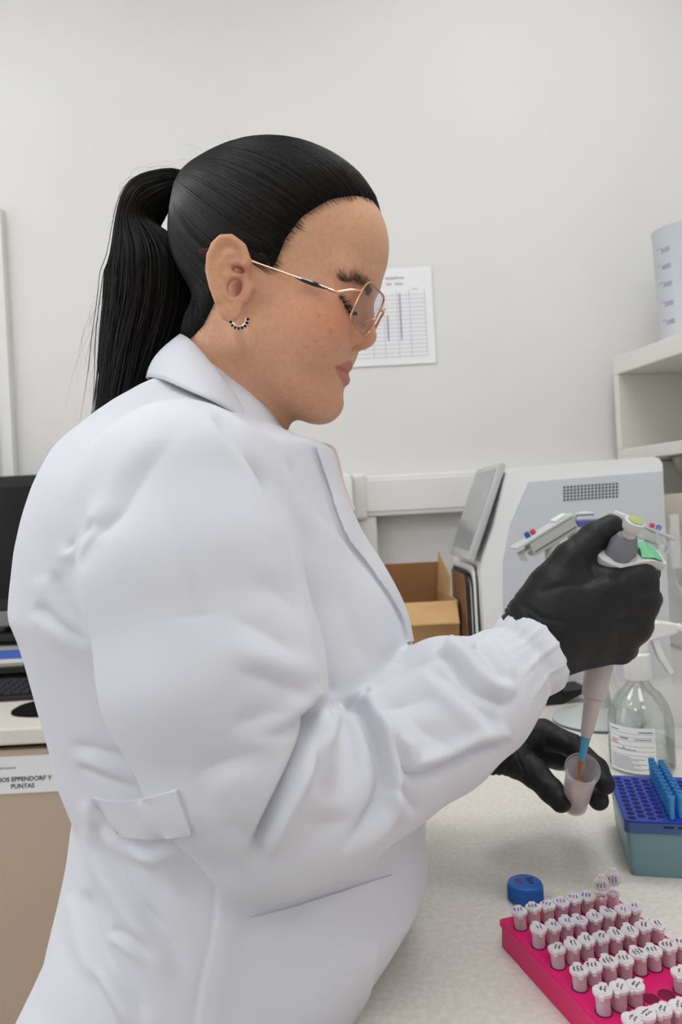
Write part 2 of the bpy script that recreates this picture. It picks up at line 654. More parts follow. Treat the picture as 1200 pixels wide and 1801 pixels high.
def build_head():
    lo, hi = (-95, -98, -175), (120, 98, 136)
    f = Field(lo, hi, 1.35)
    sl, X, Y, Z = f.sub(lo, hi)
    S = np.abs(Y)
    f.D[...] = head_base(X, Y, Z)

    def reg(fn, l, h, k, mode='add'):
        for sg in (1, -1):
            a = np.array(l, float)
            b = np.array(h, float)
            if sg < 0:
                a[1], b[1] = -h[1], -l[1]
            f.op(lambda x, y, z: fn(x, np.abs(y), z), a, b, k, mode)

    def both(fn, l, h, k, mode='add'):
        """apply once on the full mirrored box"""
        a = np.array(l, float)
        b = np.array(h, float)
        m = max(abs(a[1]), abs(b[1]))
        a[1], b[1] = -m, m
        f.op(lambda x, y, z: fn(x, np.abs(y), z), a, b, k, mode)

    # forehead and brow
    both(lambda x, s, z: d_ell(x, s, z, (70, 0, 52), (28, 50, 40)), (20, 0, -5), (120, 70, 120), 14)
    both(lambda x, s, z: d_cone(x, s, z, (88, 8, 31), (74, 44, 27), 8.5, 8), (50, 0, 0), (120, 75, 60), 12)
    # mouth barrel, chin
    both(lambda x, s, z: d_ell(x, s, z, (68, 0, -44), (25, 33, 30)), (30, 0, -95), (120, 60, 10), 12)
    both(lambda x, s, z: d_ell(x, s, z, (77, 0, -76), (19.5, 22, 16.5)), (40, 0, -110), (120, 55, -45), 11)
    # eye sockets and lids
    both(lambda x, s, z: d_ell(x, s, z, (97, 34, 8), (14, 19, 13)), (60, 0, -25), (120, 70, 40), 10, 'sub')
    both(lambda x, s, z: d_ell(x, s, z, (73.5, 32, 8), (14.5, 17, 13.5)), (50, 5, -20), (110, 60, 36), 5)
    # nose
    both(lambda x, s, z: d_cone(x, s, z, (90, 0, 30), (94, 0, 6), 7.5, 8), (70, 0, -20), (125, 30, 50), 7)
    both(lambda x, s, z: d_cone(x, s, z, (94, 0, 6), (100.5, 0, -11), 8, 10.2), (70, 0, -35), (125, 30, 25), 6)
    both(lambda x, s, z: d_ell(x, s, z, (90, 12.5, -16.5), (11.5, 7.5, 8.2)), (70, 0, -35), (120, 35, 5), 4.5)
    both(lambda x, s, z: d_cone(x, s, z, (100, 0, -16), (92, 0, -23), 6.0, 6), (75, 0, -40), (125, 20, 5), 4)
    both(lambda x, s, z: d_ell(x, s, z, (97.5, 7.2, -24.6), (6.2, 3.0, 4.0)), (80, 0, -35), (115, 20, -10), 1.5, 'sub')
    # furrow behind the nostril wing and fold to the mouth
    both(lambda x, s, z: d_cone(x, s, z, (84, 22.5, -12), (82, 24.5, -26), 2.2, 1.6), (65, 5, -40), (110, 40, 5), 5, 'sub')
    both(lambda x, s, z: d_cone(x, s, z, (86, 26, -27), (78, 31, -46), 1.2, 1.0), (60, 5, -60), (110, 50, -10), 6, 'sub')
    # jaw line over the neck
    for a, b, ra, rb in [((14, 66, -44), (27, 62.5, -66), 1.5, 4.0), ((27, 62.5, -66), (43, 54, -88), 4.0, 5.0), ((43, 54, -88), (57, 36, -104), 5.0, 4.5)]:
        both(lambda x, s, z: d_cone(x, s, z, a, b, ra, rb), (-10, 20, -125), (80, 85, -25), 9, 'sub')
    # lips
    for a, b, ra, rb in [((92.6, 0, -39.8), (88.5, 11, -40.2), 5.0, 4.6), ((88.5, 11, -40.2), (74.5, 26.5, -46.6), 4.6, 2.0),
                         ((92.2, 0, -52.2), (88.5, 10, -52.0), 6.4, 5.8), ((88.5, 10, -52.0), (74.5, 25.5, -47.8), 5.8, 1.8)]:
        both(lambda x, s, z: d_cone(x, s, z, a, b, ra, rb), (60, 0, -75), (115, 45, -20), 2.6)
    for a, b, ra, rb in [((99.5, 0, -45.8), (94.5, 11, -45.2), 1.7, 1.4), ((94.5, 11, -45.2), (78.5, 27.5, -47.6), 1.4, 1.0), ((78.5, 27.5, -47.6), (73, 31.5, -49.0), 1.4, 0.7)]:
        both(lambda x, s, z: d_cone(x, s, z, a, b, ra, rb), (65, 0, -60), (115, 40, -35), 1.6, 'sub')
    both(lambda x, s, z: d_ell(x, s, z, (102, 0, -63), (7.5, 17, 4.5)), (75, 0, -80), (120, 35, -50), 5, 'sub')
    both(lambda x, s, z: d_cone(x, s, z, (101, 0, -27), (100, 0, -35), 2.0, 2.4), (85, 0, -42), (115, 14, -22), 3, 'sub')
    # lash line: a fine cut under the lowered lid
    for a, b in [((86.5, 19, 1.5), (88.2, 30, -2.2)), ((88.2, 30, -2.2), (84.0, 41, 0.5)), ((84.0, 41, 0.5), (76.5, 48.5, 4.5))]:
        both(lambda x, s, z: d_cone(x, s, z, a, b, 0.8, 0.8), (65, 10, -12), (100, 60, 15), 1.2, 'sub')
    # ears
    def ear(x, s, z):
        n = ear_n(x, s)
        d2 = poly_d(x, z, EAR)
        plate = np.maximum(d2 + 1.0, np.abs(n) - 1.4) - 1.0
        helix = np.array([(7, -2), (9, 7), (3, 16.5), (-6, 19.5), (-12, 17), (-15.6, 10), (-16.5, 1), (-14.5, -10), (-9.5, -20), (-4, -28)])
        d = smin(plate, np.sqrt(poly_d(x, z, helix, False) ** 2 + (n - 2.4) ** 2) - 2.9, 2.0)
        anti = np.array([(-3, 9), (-8, 4), (-10, -6), (-7.5, -15), (-2, -22), (4, -25)])
        d = smin(d, np.sqrt(poly_d(x, z, anti, False) ** 2 + (n - 1.8) ** 2) - 2.3, 2.4)
        crus = np.array([(4, 4), (-3, 1), (-8, -1)])
        d = smin(d, np.sqrt(poly_d(x, z, crus, False) ** 2 + (n - 1.2) ** 2) - 1.8, 2.0)
        root = np.array([(9, -3), (3, -7), (-4, -9)])
        d = smin(d, np.sqrt(poly_d(x, z, root, False) ** 2 + (n - 0.8) ** 2) - 1.7, 2.0)
        lobe = np.sqrt(((x - 5) / 8.0) ** 2 + ((z + 34) / 7.5) ** 2 + (n / 3.4) ** 2)
        d = smin(d, (lobe - 1) * 3.4, 3.0)
        return d
    both(ear, (-28, 60, -50), (24, 100, 30), 2.5)
    # ear hollow and tragus
    both(lambda x, s, z: d_ell(x, s, z, (5.0, 82, -15.0), (5.6, 15, 7.6)), (-12, 60, -32), (20, 100, 0), 1.5, 'sub')
    both(lambda x, s, z: d_ell(x, s, z, (4.5, 84, -1.5), (6, 10, 3.0)), (-8, 65, -10), (20, 100, 6), 1.5, 'sub')
    both(lambda x, s, z: d_cone(x, s, z, (14, 72.5, -11), (13, 73.5, -20), 3.6, 3.4), (2, 60, -32), (28, 90, 2), 2.5)
    V, Q = f.mesh()
    keep = (V[Q].mean(1)[:, 2] > -173)
    V = smooth_np(V, Q, 1, 0.35)
    Q = Q[keep]
    me = mesh_np('person_body', h2w(V), Q)
    # skin colours: lips, cheeks, lids, ears; plus painted shade in the ear hollow
    x, s, z = V[:, 0], np.abs(V[:, 1]), V[:, 2]
    base = np.array(srgb(217, 168, 136)[:3])
    C = np.tile(base, (len(V), 1))

    def blend(wgt, rgb):
        wv = np.clip(wgt, 0, 1)[:, None]
        C[:] = C * (1 - wv) + np.array(srgb(*rgb)[:3]) * wv
    g = lambda cx, cs, cz, r: np.exp(-(((x - cx) / r[0]) ** 2 + ((s - cs) / r[1]) ** 2 + ((z - cz) / r[2]) ** 2))
    blend(0.75 * g(70, 48, -16, (34, 30, 24)), (220, 143, 116))
    blend(0.65 * g(98, 0, -14, (14, 22, 14)), (212, 142, 114))
    blend(0.55 * g(84, 34, 8, (14, 18, 14)), (196, 124, 104))
    blend(0.5 * g(66, 20, -70, (40, 40, 25)), (206, 150, 118))
    blend(0.5 * sstep(-z, 80, 120) * sstep(-x, -70, -40), (206, 156, 112))
    inear = (poly_d(x, z, EAR) < 1.5) & (s > 72.5)
    blend(0.6 * inear, (222, 166, 130))
    blend(0.9 * (g(5, 71, -14, (8, 9, 10)) + g(5, 76, 0, (6, 7, 4))) * (poly_d(x, z, EAR) < 1.0) * (s > 60), (160, 88, 72))  # shade of the ear hollow, painted into the vertex colour
    # lips: between the two vermilion borders
    up = np.interp(s, [0, 4, 10, 18, 28], [-35.6, -34.8, -36.8, -41.0, -47.0])
    dn = np.interp(s, [0, 8, 16, 24, 28], [-58.2, -57.6, -54.2, -50.0, -47.6])
    lip = sstep(up - z, -0.6, 1.0) * sstep(z - dn, -0.6, 1.2) * (s < 28.5) * (x > 70)
    blend(0.88 * lip, (194, 116, 110))
    blend(0.5 * lip * np.exp(-((z + 46) / 1.5) ** 2), (140, 66, 66))
    # dark lash line on the lowered lid
    zl = np.interp(s, [17, 30, 41, 49], [1.8, -1.8, 0.8, 4.8])
    blend(0.9 * np.exp(-((z - zl) / 1.5) ** 2) * (s > 18) * (s < 50) * (x > 74), (40, 24, 20))
    # small moles
    rng = np.random.RandomState(3)
    for px, py, rr in [(561, 555, 1.3), (582, 584, 1.5), (540, 611, 1.1), (572, 625, 0.9), (531, 582, 0.8), (577, 705, 0.9), (440, 703, 1.1), (556, 600, 0.7)]:
        q = np.array([px, py])
        X2, Y2, dd = proj(h2w(V))
        wv = np.exp(-((X2 - px) ** 2 + (Y2 - py) ** 2) / (rr * 2.2) ** 2) * (V[:, 1] < 0)
        blend(0.34 * wv, (120, 62, 46) if px > 445 else (150, 50, 30))
    point_colors(me, C)
    return me, f


SKIN = mat('skin', srgb(203, 160, 134), rough=0.5, spec=0.35, vcol='Col', sss=0.25, noise=(260, srgb(178, 122, 100), 0.22), bump=(900, 0.12, 0.0006))
head_me, head_f = build_head()
PERSON = link('person', head_me, SKIN, None, True)
tag(PERSON, 'woman in a white lab coat with dark ponytail, glasses and black gloves, pipetting', 'person')

# ================================================================ hair
mat('hair', srgb(17, 13, 12), rough=0.44, spec=0.4, noise=(60, srgb(30, 23, 20), 0.5))
mat('hair_core', srgb(9, 8, 8), rough=0.7, spec=0.2)
mat('hair_tie', srgb(12, 12, 13), rough=0.9, spec=0.2, bump=(400, 0.6, 0.001))
HAIRLINE = [(120, 112), (88, 97), (72, 84), (58, 71), (43, 50), (35, 31), (32, 9), (25, 3), (17, 13), (-2, 12), (-10, -4), (-15, -22), (-21, -46), (-30, -58), (-50, -68), (-130, -68), (-130, 190), (120, 190)]
TIE = hloc(330, 322, 0)


def hair_t(X, Y, Z):
    ins = -poly_d(X, Z, HAIRLINE)
    t = -2.5 + 6.0 * sstep(ins, -1.0, 11)
    t = t + 2.0 * sstep(ins, 8, 34)
    back = np.exp(-(((X - TIE[0]) / 34) ** 2 + (Y / 40) ** 2 + ((Z - TIE[2]) / 20) ** 2))
    return t + 8.0 * back


def build_hair():
    lo, hi = (-115, -92, -80), (112, 92, 152)
    f = Field(lo, hi, 1.8)
    sl, X, Y, Z = f.sub(lo, hi)
    f.D[...] = head_base(X, Y, Z)
    S = np.abs(Y)
    f.D[...] = smin(f.D, d_ell(X, S, Z, (70, 0, 52), (28, 50, 40)), 14)
    f.D[...] -= hair_t(X, Y + 0 * Z, Z)
    V, Q = f.mesh()
    fs = Field(lo, hi, 1.8)
    tt_ = hair_t(X, Y + 0 * Z, Z)
    fs.D[...] = f.D + tt_ - np.maximum(tt_, 0.25)
    ins = -poly_d(V[:, 0], V[:, 2], HAIRLINE)
    Q = Q[(ins[Q] > -1.0).all(1)]
    me = mesh_np('hair', h2w(V), Q)
    cap = link('hair', me, 'hair_core', PERSON, True)
    tag(cap, 'dark brown hair combed back tightly')
    rng = np.random.RandomState(7)
    # combed strands: start on the hairline or on the scalp, end at the tie
    N, M = 5200, 16
    pool = V[(ins > -0.5) & (V[:, 0] > -90)]
    edge = pool[(-poly_d(pool[:, 0], pool[:, 2], HAIRLINE)) < 9]
    st = np.vstack([edge[rng.randint(len(edge), size=N // 2)], pool[rng.randint(len(pool), size=N - N // 2)]])
    st = st + rng.normal(0, 1.6, st.shape)
    en = np.tile(np.array([TIE[0] + 4, 0, TIE[2]]), (N, 1))
    ang = np.arctan2(st[:, 2] - TIE[2], st[:, 1] + 1e-6)
    en[:, 1] += 8 * np.cos(ang)
    en[:, 2] += 9 * np.sin(ang)
    t = np.linspace(0, 1, M)[None, :, None]
    path = st[:, None, :] * (1 - t) + en[:, None, :] * t
    c0 = np.array([0, 0, 45.0])
    # hold the arcs out over the skull, with a slight downward sag at the sides
    for it in range(10):
        A = path.reshape(-1, 3)
        d = fs.sample(A)
        g = fs.grad(A)
        off = (0.25 + 0.55 * rng.rand(N))[:, None].repeat(M, 1).reshape(-1)
        if it < 9:
            off = off * 0 + 0.4
        A = A - g * (d - off)[:, None] * 0.9
        path = A.reshape(N, M, 3)
        if it < 8:
            path[:, 1:-1] = 0.5 * path[:, 1:-1] + 0.25 * (path[:, :-2] + path[:, 2:])
    SV, SQ = strands(path, 0.20 + 0.22 * rng.rand(N))
    so = link('hair_strands', mesh_np('hair_strands', h2w(SV), SQ), 'hair', cap, True)
    tag(so, kind='stuff')
    # fine loose hairs along the hairline and crown
    fl = []
    for i in range(90):
        b = pool[rng.randint(len(pool))] if i % 2 else edge[rng.randint(len(edge))]
        if b[0] < -70 and b[2] < 20:
            continue
        n = f.grad(b[None])[0]
        dr = np.array([-0.6, 0, 0.25]) + rng.normal(0, 0.5, 3)
        ln = rng.uniform(7, 17)
        tt = np.linspace(0, 1, M)[:, None]
        fl.append(b + n * (np.sin(tt * 2.4) * ln * 0.30 + 0.3) + dr * ln * tt * np.array([1, 1, 0.5]) + rng.normal(0, 6, 3) * tt ** 2)
    FV, FQ = strands(np.array(fl), 0.045)
    tag(link('loose_hair', mesh_np('loose_hair', h2w(FV), FQ), 'hair', cap, True), kind='stuff')

    # ponytail: falls from the tie behind the shoulder
    PT = [(334, 322, 15, 12), (303, 326, 26, 17), (260, 352, 36, 24), (244, 400, 36, 26), (262, 470, 72, 36), (262, 540, 76, 38), (247, 610, 66, 36), (232, 680, 54, 32), (214, 760, 46, 26)]
    ctr = np.array([hloc(a, b, 2 + 5 * min(1, max(0, (b - 340) / 200))) for a, b, _, _ in PT])
    rx = np.array([c * 0.5 for _, _, c, _ in PT])
    ry = np.array([c for _, _, _, c in PT], float)
    M2 = 34
    C = spline(ctr, M2)
    RX = spline(rx[:, None], M2)[:, 0]
    RY = spline(ry[:, None], M2)[:, 0]
    T = np.gradient(C, axis=0)
    T /= np.linalg.norm(T, axis=1)[:, None]
    LAT = np.tile(np.array([0, 1.0, 0]), (M2, 1))
    U = np.cross(LAT, T)
    U /= np.linalg.norm(U, axis=1)[:, None]
    n = 20
    core = []
    for i in range(M2):
        for k in range(n):
            a = 2 * math.pi * k / n
            core.append(C[i] + 0.84 * (RX[i] * math.cos(a) * U[i] + RY[i] * math.sin(a) * LAT[i]))
    Q = [(i * n + k, i * n + (k + 1) % n, (i + 1) * n + (k + 1) % n, (i + 1) * n + k) for i in range(M2 - 1) for k in range(n)]
    Q = np.array(Q)
    pt = link('ponytail', mesh_np('ponytail', h2w(np.array(core)), Q), 'hair_core', PERSON, True)
    tag(pt, 'long dark ponytail hanging down her back')
    N = 2600
    a = rng.rand(N) * 2 * math.pi
    r = 0.80 + 0.25 * rng.rand(N) ** 1.5
    tt = np.linspace(0, 1, M2)
    wob = np.clip(rng.normal(0, 1, (N, 4)), -1.8, 1.8)
    wave = wob[:, :1] * np.sin(tt[None] * 7 + wob[:, 1:2] * 3) * 0.05 * tt[None] + wob[:, 2:3] * 0.10 * tt[None] ** 2
    da = 0.35 * wob[:, 3:4] * tt[None]
    rr = r[:, None] * (1 + wave)
    ca, sa = np.cos(a[:, None] + da) * rr, np.sin(a[:, None] + da) * rr
    path = C[None] + (ca * RX)[:, :, None] * U[None] + (sa * RY)[:, :, None] * LAT[None]
    fly = rng.rand(N) < 0.05
    path[fly] += (np.clip(rng.normal(0, 5, (fly.sum(), 1, 3)), -8, 8) * np.array([1.6, 0.8, 0.4])) * (tt ** 1.5)[None, :, None]
    SV, SQ = strands(path, 0.20 + 0.25 * rng.rand(N))
    tag(link('ponytail_strands', mesh_np('ponytail_strands', h2w(SV), SQ), 'hair', pt, True), kind='stuff')
    # wispy outer hairs on the back edge of the ponytail
    N = 70
    i0 = rng.randint(2, 22, N)
    ws = []
    for i in i0:
        m = min(M2 - 1, i + rng.randint(6, 12))
        seg = C[np.linspace(i, m, 14).astype(int)]
        k = np.linspace(0, 1, 14)[:, None]
        side = U[i] * (-1 if (U[i][0] > 0) else 1)
        seg = C[i] + (spline(C[i:m + 1], 14) - C[i])
        out = RX[i] * 1.0 + rng.uniform(1, 16) * np.sin(k * math.pi * rng.uniform(0.5, 1.1))
        ws.append(seg + side * out + LAT[0] * rng.uniform(-18, 18) * (0.4 + 0.6 * k))
    WV, WQ = strands(np.array(ws), 0.07)
    tag(link('loose_hair', mesh_np('loose_hair', h2w(WV), WQ), 'hair', pt, True), kind='stuff')
    # hair tie: a few rubber loops
    mb = MB()
    for j in range(4):
        c = C[1] * 0 + ctr[0] + T[0] * (2.0 * j - 1.0)
        ring = [h2w(c + (9.5 + 0.5 * (j % 2)) * (math.cos(q) * U[0] + 1.05 * math.sin(q) * LAT[0])) for q in np.linspace(0, 2 * math.pi, 28, endpoint=False)]
        mb.tube(ring, 0.0021, 8, True)
    tie = mb.build('hair_tie', 'hair_tie', PERSON, True)
    tag(tie, 'black elastic hair tie')
    return f


hair_f = build_hair()


def brows_and_lashes():
    rng = np.random.RandomState(5)
    M = 6
    for sg in (-1, 1):
        # brow: short hairs lying on the ridge
        c = spline(np.array([(91.5, 10, 25.0), (90, 20, 27.5), (84, 33, 27.0), (74, 46, 22.0)]), 120)
        N = 520
        q = c[rng.randint(0, 118, N)] + rng.normal(0, 1, (N, 3)) * np.array([0.2, 0.5, 1.5])
        tan = np.gradient(c, axis=0)
        t = np.linspace(0, 1, M)[None, :, None]
        dr = np.array([-0.28, 0.85, 0.15])[None] + rng.normal(0, 0.2, (N, 3))
        path = q[:, None, :] + dr[:, None, :] * t * 4.6
        path[:, :, 1] *= sg
        A = path.reshape(-1, 3)
        for _ in range(3):
            A = A - head_f.grad(A) * (head_f.sample(A) - 0.25)[:, None]
        V, Q = strands(A.reshape(N, M, 3), 0.075)
        tag(link('eyebrow', mesh_np('eyebrow', h2w(V), Q), 'brow_hair', PERSON), kind='stuff')
        # lashes
        c = spline(np.array([(86.5, 20, 1.5), (88.4, 30, -2.2), (84.4, 41, 0.4), (77, 48.5, 4.4)]), 120)
        N = 110
        k = rng.randint(0, 119, N)
        q = c[k]
        out = np.stack([0.85 + 0 * k, (k / 119.0) * 0.9, -0.30 + 0 * k], 1) + rng.normal(0, 0.10, (N, 3))
        t = np.linspace(0, 1, M)[None, :, None]
        path = q[:, None, :] + out[:, None, :] * t * (6.0 + 2.5 * (k / 119.0))[:, None, None] + np.array([0, 0, 3.0]) * t ** 2
        path[:, :, 1] *= sg
        V, Q = strands(path, 0.16)
        tag(link('eyelashes', mesh_np('eyelashes', h2w(V), Q), 'lash', PERSON), kind='stuff')


mat('brow_hair', srgb(84, 58, 46), rough=0.6)
mat('lash', srgb(10, 8, 8), rough=0.6)
brows_and_lashes()

# ================================================================ lab coat
mat('coat', srgb(218, 219, 227), rough=0.82, spec=0.2, sheen=0.15, bump=(2200, 0.10, 0.0004))
mat('coat_trim', srgb(236, 214, 210), rough=0.85, spec=0.2)
mat('thread', srgb(206, 204, 212), rough=0.9)
mat('trousers', srgb(40, 44, 60), rough=0.9)
mat('shoe', srgb(235, 235, 235), rough=0.6)
MIDY = 0.65
BACK = [(655, 300), (672, 285), (690, 246), (715, 206), (740, 176), (800, 122), (850, 100), (900, 85), (960, 70), (1030, 60), (1065, 57), (1100, 72), (1140, 84), (1200, 100), (1270, 120), (1330, 134), (1385, 157), (1420, 152), (1520, 141), (1600, 131), (1660, 104), (1730, 70), (1801, 34), (1900, -10), (2100, -60), (2400, -60)]
FRONT = [(655, 440), (690, 462), (730, 488), (757, 500), (770, 530), (783, 572), (795, 590), (850, 603), (900, 622), (950, 645), (1000, 680), (1040, 700), (1090, 716), (1140, 726), (1200, 730), (1300, 735), (1400, 744), (1450, 747), (1500, 746), (1680, 690), (1740, 654), (1801, 622), (1900, 590), (2100, 570), (2600, 570)]
HALFW = [(640, 0.040), (668, 0.052), (690, 0.062), (715, 0.078), (740, 0.096), (770, 0.121), (800, 0.142), (850, 0.158), (900, 0.166), (1060, 0.170), (1200, 0.166), (1385, 0.160), (1500, 0.168), (1650, 0.182), (1801, 0.195), (2400, 0.205)]
_b = np.array([P(x, y, MIDY) for y, x in BACK])
_f = np.array([P(x, y, MIDY if y < 1550 else 0.57) for y, x in FRONT])
_w = np.array([(P(400, y, MIDY)[2], h) for y, h in HALFW])
ARM = [(322, 878, .502, .064), (338, 1000, .488, .070), (378, 1180, .478, .070), (425, 1330, .478, .061), (474, 1436, .488, .050)]
FORE = [(474, 1436, .488, .050), (560, 1395, .512, .054), (660, 1330, .536, .053), (762, 1274, .558, .051), (838, 1226, .575, .045), (884, 1190, .588, .034), (930, 1152, .600, .033), (948, 1140, .604, .034)]
FARM = [(415, 880, .800, .062), (470, 1050, .815, .062), (540, 1250, .820, .056), (590, 1360, .805, .048), (715, 1325, .778, .040), (790, 1308, .756, .030), (836, 1304, .743, .027), (850, 1302, .739, .027)]
c3 = lambda L: np.array([np.append(P(a, b, d), r) for a, b, d, r in L])
ARM3, FORE3, FARM3 = c3(ARM), c3(FORE), c3(FARM)


def torso_d(X, Y, Z):
    zi = lambda T, c: np.interp(Z, T[::-1, 2], T[::-1, c]).astype(np.float32)
    xb, xf = zi(_b, 0), zi(_f, 0)
    hw = np.interp(Z, _w[::-1, 0], _w[::-1, 1]).astype(np.float32)
    cx, a = (xb + xf) / 2, (xf - xb) / 2
    n = 2.25 + 0.6 * sstep(-Z, -1.0, -0.92)
    q = ((np.abs(X - cx) / a) ** n + (np.abs(Y - MIDY) / hw) ** n) ** (1 / n)
    return (q - 1) * np.minimum(a, hw)


def cut_chain(L, X, Y, Z, k=0.012, upto=None):
    d = None
    for p, q in zip(L[:-1], L[1:]):
        e = d_cone(X, Y, Z, p[:3], q[:3], p[3], q[3])
        d = e if d is None else smin(d, e, k)
    # flat open end at the cuff
    ax = L[-1][:3] - L[-2][:3]
    ax /= np.linalg.norm(ax)
    pl = (X - L[-1][0]) * ax[0] + (Y - L[-1][1]) * ax[1] + (Z - L[-1][2]) * ax[2]
    return np.maximum(d, pl)


def chain_d(L, X, Y, Z, k=0.012):
    d = None
    for p, q in zip(L[:-1], L[1:]):
        e = d_cone(X, Y, Z, p[:3], q[:3], p[3], q[3])
        d = e if d is None else smin(d, e, k)
    return d


def build_coat():
    lo, hi = (-0.36, 0.385, 0.55), (0.30, 0.93, 1.42)
    f = Field(lo, hi, 0.004)
    top = P(285, 648, MIDY)[2]
    f.op(lambda X, Y, Z: np.maximum(torso_d(X, Y, Z), np.maximum(Z - top, 0.57 - Z)), lo, hi, 0)
    # shoulder yoke joins neck base to the sleeve heads
    f.chain(np.array([np.append(P(325, 800, .60), .046), np.append(P(322, 850, .52), .052)]), 0.03)
    f.chain(np.array([np.append(P(350, 800, .70), .046), np.append(P(400, 850, .79), .052)]), 0.03)

    def sub(L, k, m=0.09):
        l, h = L[:, :3].min(0) - m, L[:, :3].max(0) + m
        f.op(lambda X, Y, Z: cut_chain(L, X, Y, Z), l, h, k)
    sub_ = lambda L, k, m=0.09: f.op(lambda X, Y, Z: chain_d(L, X, Y, Z), L[:, :3].min(0) - m, L[:, :3].max(0) + m, k)
    sub_(ARM3[:2], 0.024)
    sub_(ARM3[1:], 0.007)
    sub(FARM3, 0.022)
    sub(FORE3, 0.007)
    f.ell(P(866, 1246, .584), (0.027, 0.024, 0.027), 0.018)
    f.ell(P(775, 1165, .562), (0.024, 0.024, 0.018), 0.018)
    V, Q = f.mesh()
    V = smooth_np(V, Q, 2, 0.5)
    me = mesh_np('lab_coat', V, Q)
    me = subdiv(me, 1)
    V, N = np_mesh(me)
    px, py, dep = proj(V)
    view = (CAM - V)
    view /= np.linalg.norm(view, axis=1)[:, None]
    face = sstep((N * view).sum(1), 0.05, 0.45)
    dt = torso_d(V[:, 0], V[:, 1], V[:, 2])
    ds = np.minimum(chain_d(ARM3, V[:, 0], V[:, 1], V[:, 2]), cut_chain(FORE3, V[:, 0], V[:, 1], V[:, 2]))
    slv = sstep(dt - ds, -0.004, 0.010)
    tor = 1 - slv
    near = (V[:, 1] < MIDY + 0.02) * face
    disp = np.zeros(len(V))

    def line(pts, ends=(0.15, 0.15)):
        pts = spline(np.array(pts, float), 8 * (len(pts) - 1) + 1)
        best = np.full(len(V), 1e9)
        sg = np.zeros(len(V))
        tt = np.zeros(len(V))
        m = len(pts) - 1
        lo2, hi2 = pts.min(0) - 160, pts.max(0) + 160
        sel = np.where((px > lo2[0]) & (px < hi2[0]) & (py > lo2[1]) & (py < hi2[1]) & (near > 0))[0]
        x, y = px[sel], py[sel]
        bs, ss, ts = np.full(len(sel), 1e9), np.zeros(len(sel)), np.zeros(len(sel))
        for i in range(m):
            a, e = pts[i], pts[i + 1] - pts[i]
            t = np.clip(((x - a[0]) * e[0] + (y - a[1]) * e[1]) / (e @ e), 0, 1)
            dx, dy = x - a[0] - t * e[0], y - a[1] - t * e[1]
            d = np.hypot(dx, dy)
            u = d < bs
            bs[u] = d[u]
            ss[u] = np.sign(e[0] * dy - e[1] * dx)[u]
            ts[u] = ((i + t) / m)[u]
        wgt = np.zeros(len(V))
        wgt[sel] = sstep(ts, -1e-6, ends[0]) * sstep(1 - ts, -1e-6, ends[1])
        best[sel], sg[sel] = bs, ss
        return best, sg, wgt

    def fold(pts, amp, wd, part=None, side=1, ends=(0.15, 0.3), ridge=0.7):
        """a crease with a soft roll on its right-hand side (looking along pts)"""
        d, s, wgt = line(pts, ends)
        q = d * s * side
        pr = -np.exp(-(np.abs(q) / (1.15 * wd)) ** 1.25) + ridge * np.exp(-((q - 2.2 * wd) / (1.6 * wd)) ** 2)
        disp[:] += 0.001 * amp * pr * wgt * near * (1 if part is None else part)

    def groove(pts, amp, wd, part=None, ends=(0.1, 0.1)):
        d, s, wgt = line(pts, ends)
        disp[:] -= 0.001 * amp * np.exp(-(d / (1.1 * wd)) ** 1.25) * wgt * near * (1 if part is None else part)

    def step(pts, amp, wd, reach, part=None, side=1, ends=(0.05, 0.05)):
        """right of the line the cloth lies higher, fading out over reach"""
        d, s, wgt = line(pts, ends)
        q = d * s * side
        disp[:] += 0.001 * amp * sstep(q, -wd, wd) * (1 - sstep(q, reach * 0.5, reach)) * wgt * near * (1 if part is None else part)

    # --- sleeve front edge against the chest
    fold([(432, 775), (479, 870), (520, 955), (546, 1026), (562, 1100), (574, 1182), (584, 1228)], 7, 9, None, 1, (0.15, 0.05), 0.35)
    # --- sleeve: elbow folds
    fold([(600, 1226), (579, 1238), (545, 1300), (505, 1385), (466, 1468), (432, 1535)], 16, 8, slv, -1, (0.02, 0.25), 0.38)
    fold([(579, 1238), (545, 1262), (500, 1288), (430, 1300)], 6, 11, slv, 1, (0.05, 0.5))
    fold([(575, 1246), (560, 1300), (556, 1350), (563, 1420)], 5, 8, slv, -1, (0.05, 0.5))
    fold([(588, 1240), (612, 1290), (622, 1350), (612, 1420)], 3, 12, slv, -1, (0.1, 0.5), 0.5)
    fold([(612, 1230), (638, 1258), (667, 1332), (671, 1394), (637, 1457), (590, 1510)], 9.5, 10, slv, -1, (0.03, 0.3), 0.9)
    groove([(652, 1214), (625, 1228), (600, 1240)], 8, 8, slv)
    fold([(700, 1375), (722, 1408), (745, 1436)], 5, 10, slv, 1)
    fold([(692, 1290), (704, 1330), (722, 1362), (790, 1344), (845, 1318), (905, 1305)], 6.5, 8, slv, -1, (0.15, 0.05), 0.8)
    fold([(690, 1218), (740, 1280), (800, 1318)], 4, 16, slv, 1, (0.3, 0.4))
    fold([(770, 1140), (800, 1165), (842, 1212), (900, 1242)], 8, 9, slv, -1, (0.1, 0.1), 0.8)
    fold([(740, 1170), (800, 1200), (850, 1250), (890, 1280)], 5, 11, slv, 1, (0.2, 0.2), 0.8)
    fold([(835, 1128), (862, 1160), (890, 1205)], 4, 7, slv, -1, (0.1, 0.2), 0.8)
    fold([(655, 1215), (710, 1178), (772, 1150)], 5, 10, slv, 1, (0.2, 0.3))
    fold([(650, 1262), (700, 1240), (790, 1222)], 3.5, 15, slv, 1, (0.3, 0.4))
    fold([(520, 1440), (580, 1450), (640, 1430)], 2.5, 14, slv, -1, (0.4, 0.4))
    fold([(400, 1440), (440, 1480), (480, 1540)], 3, 14, slv, 1, (0.3, 0.3))
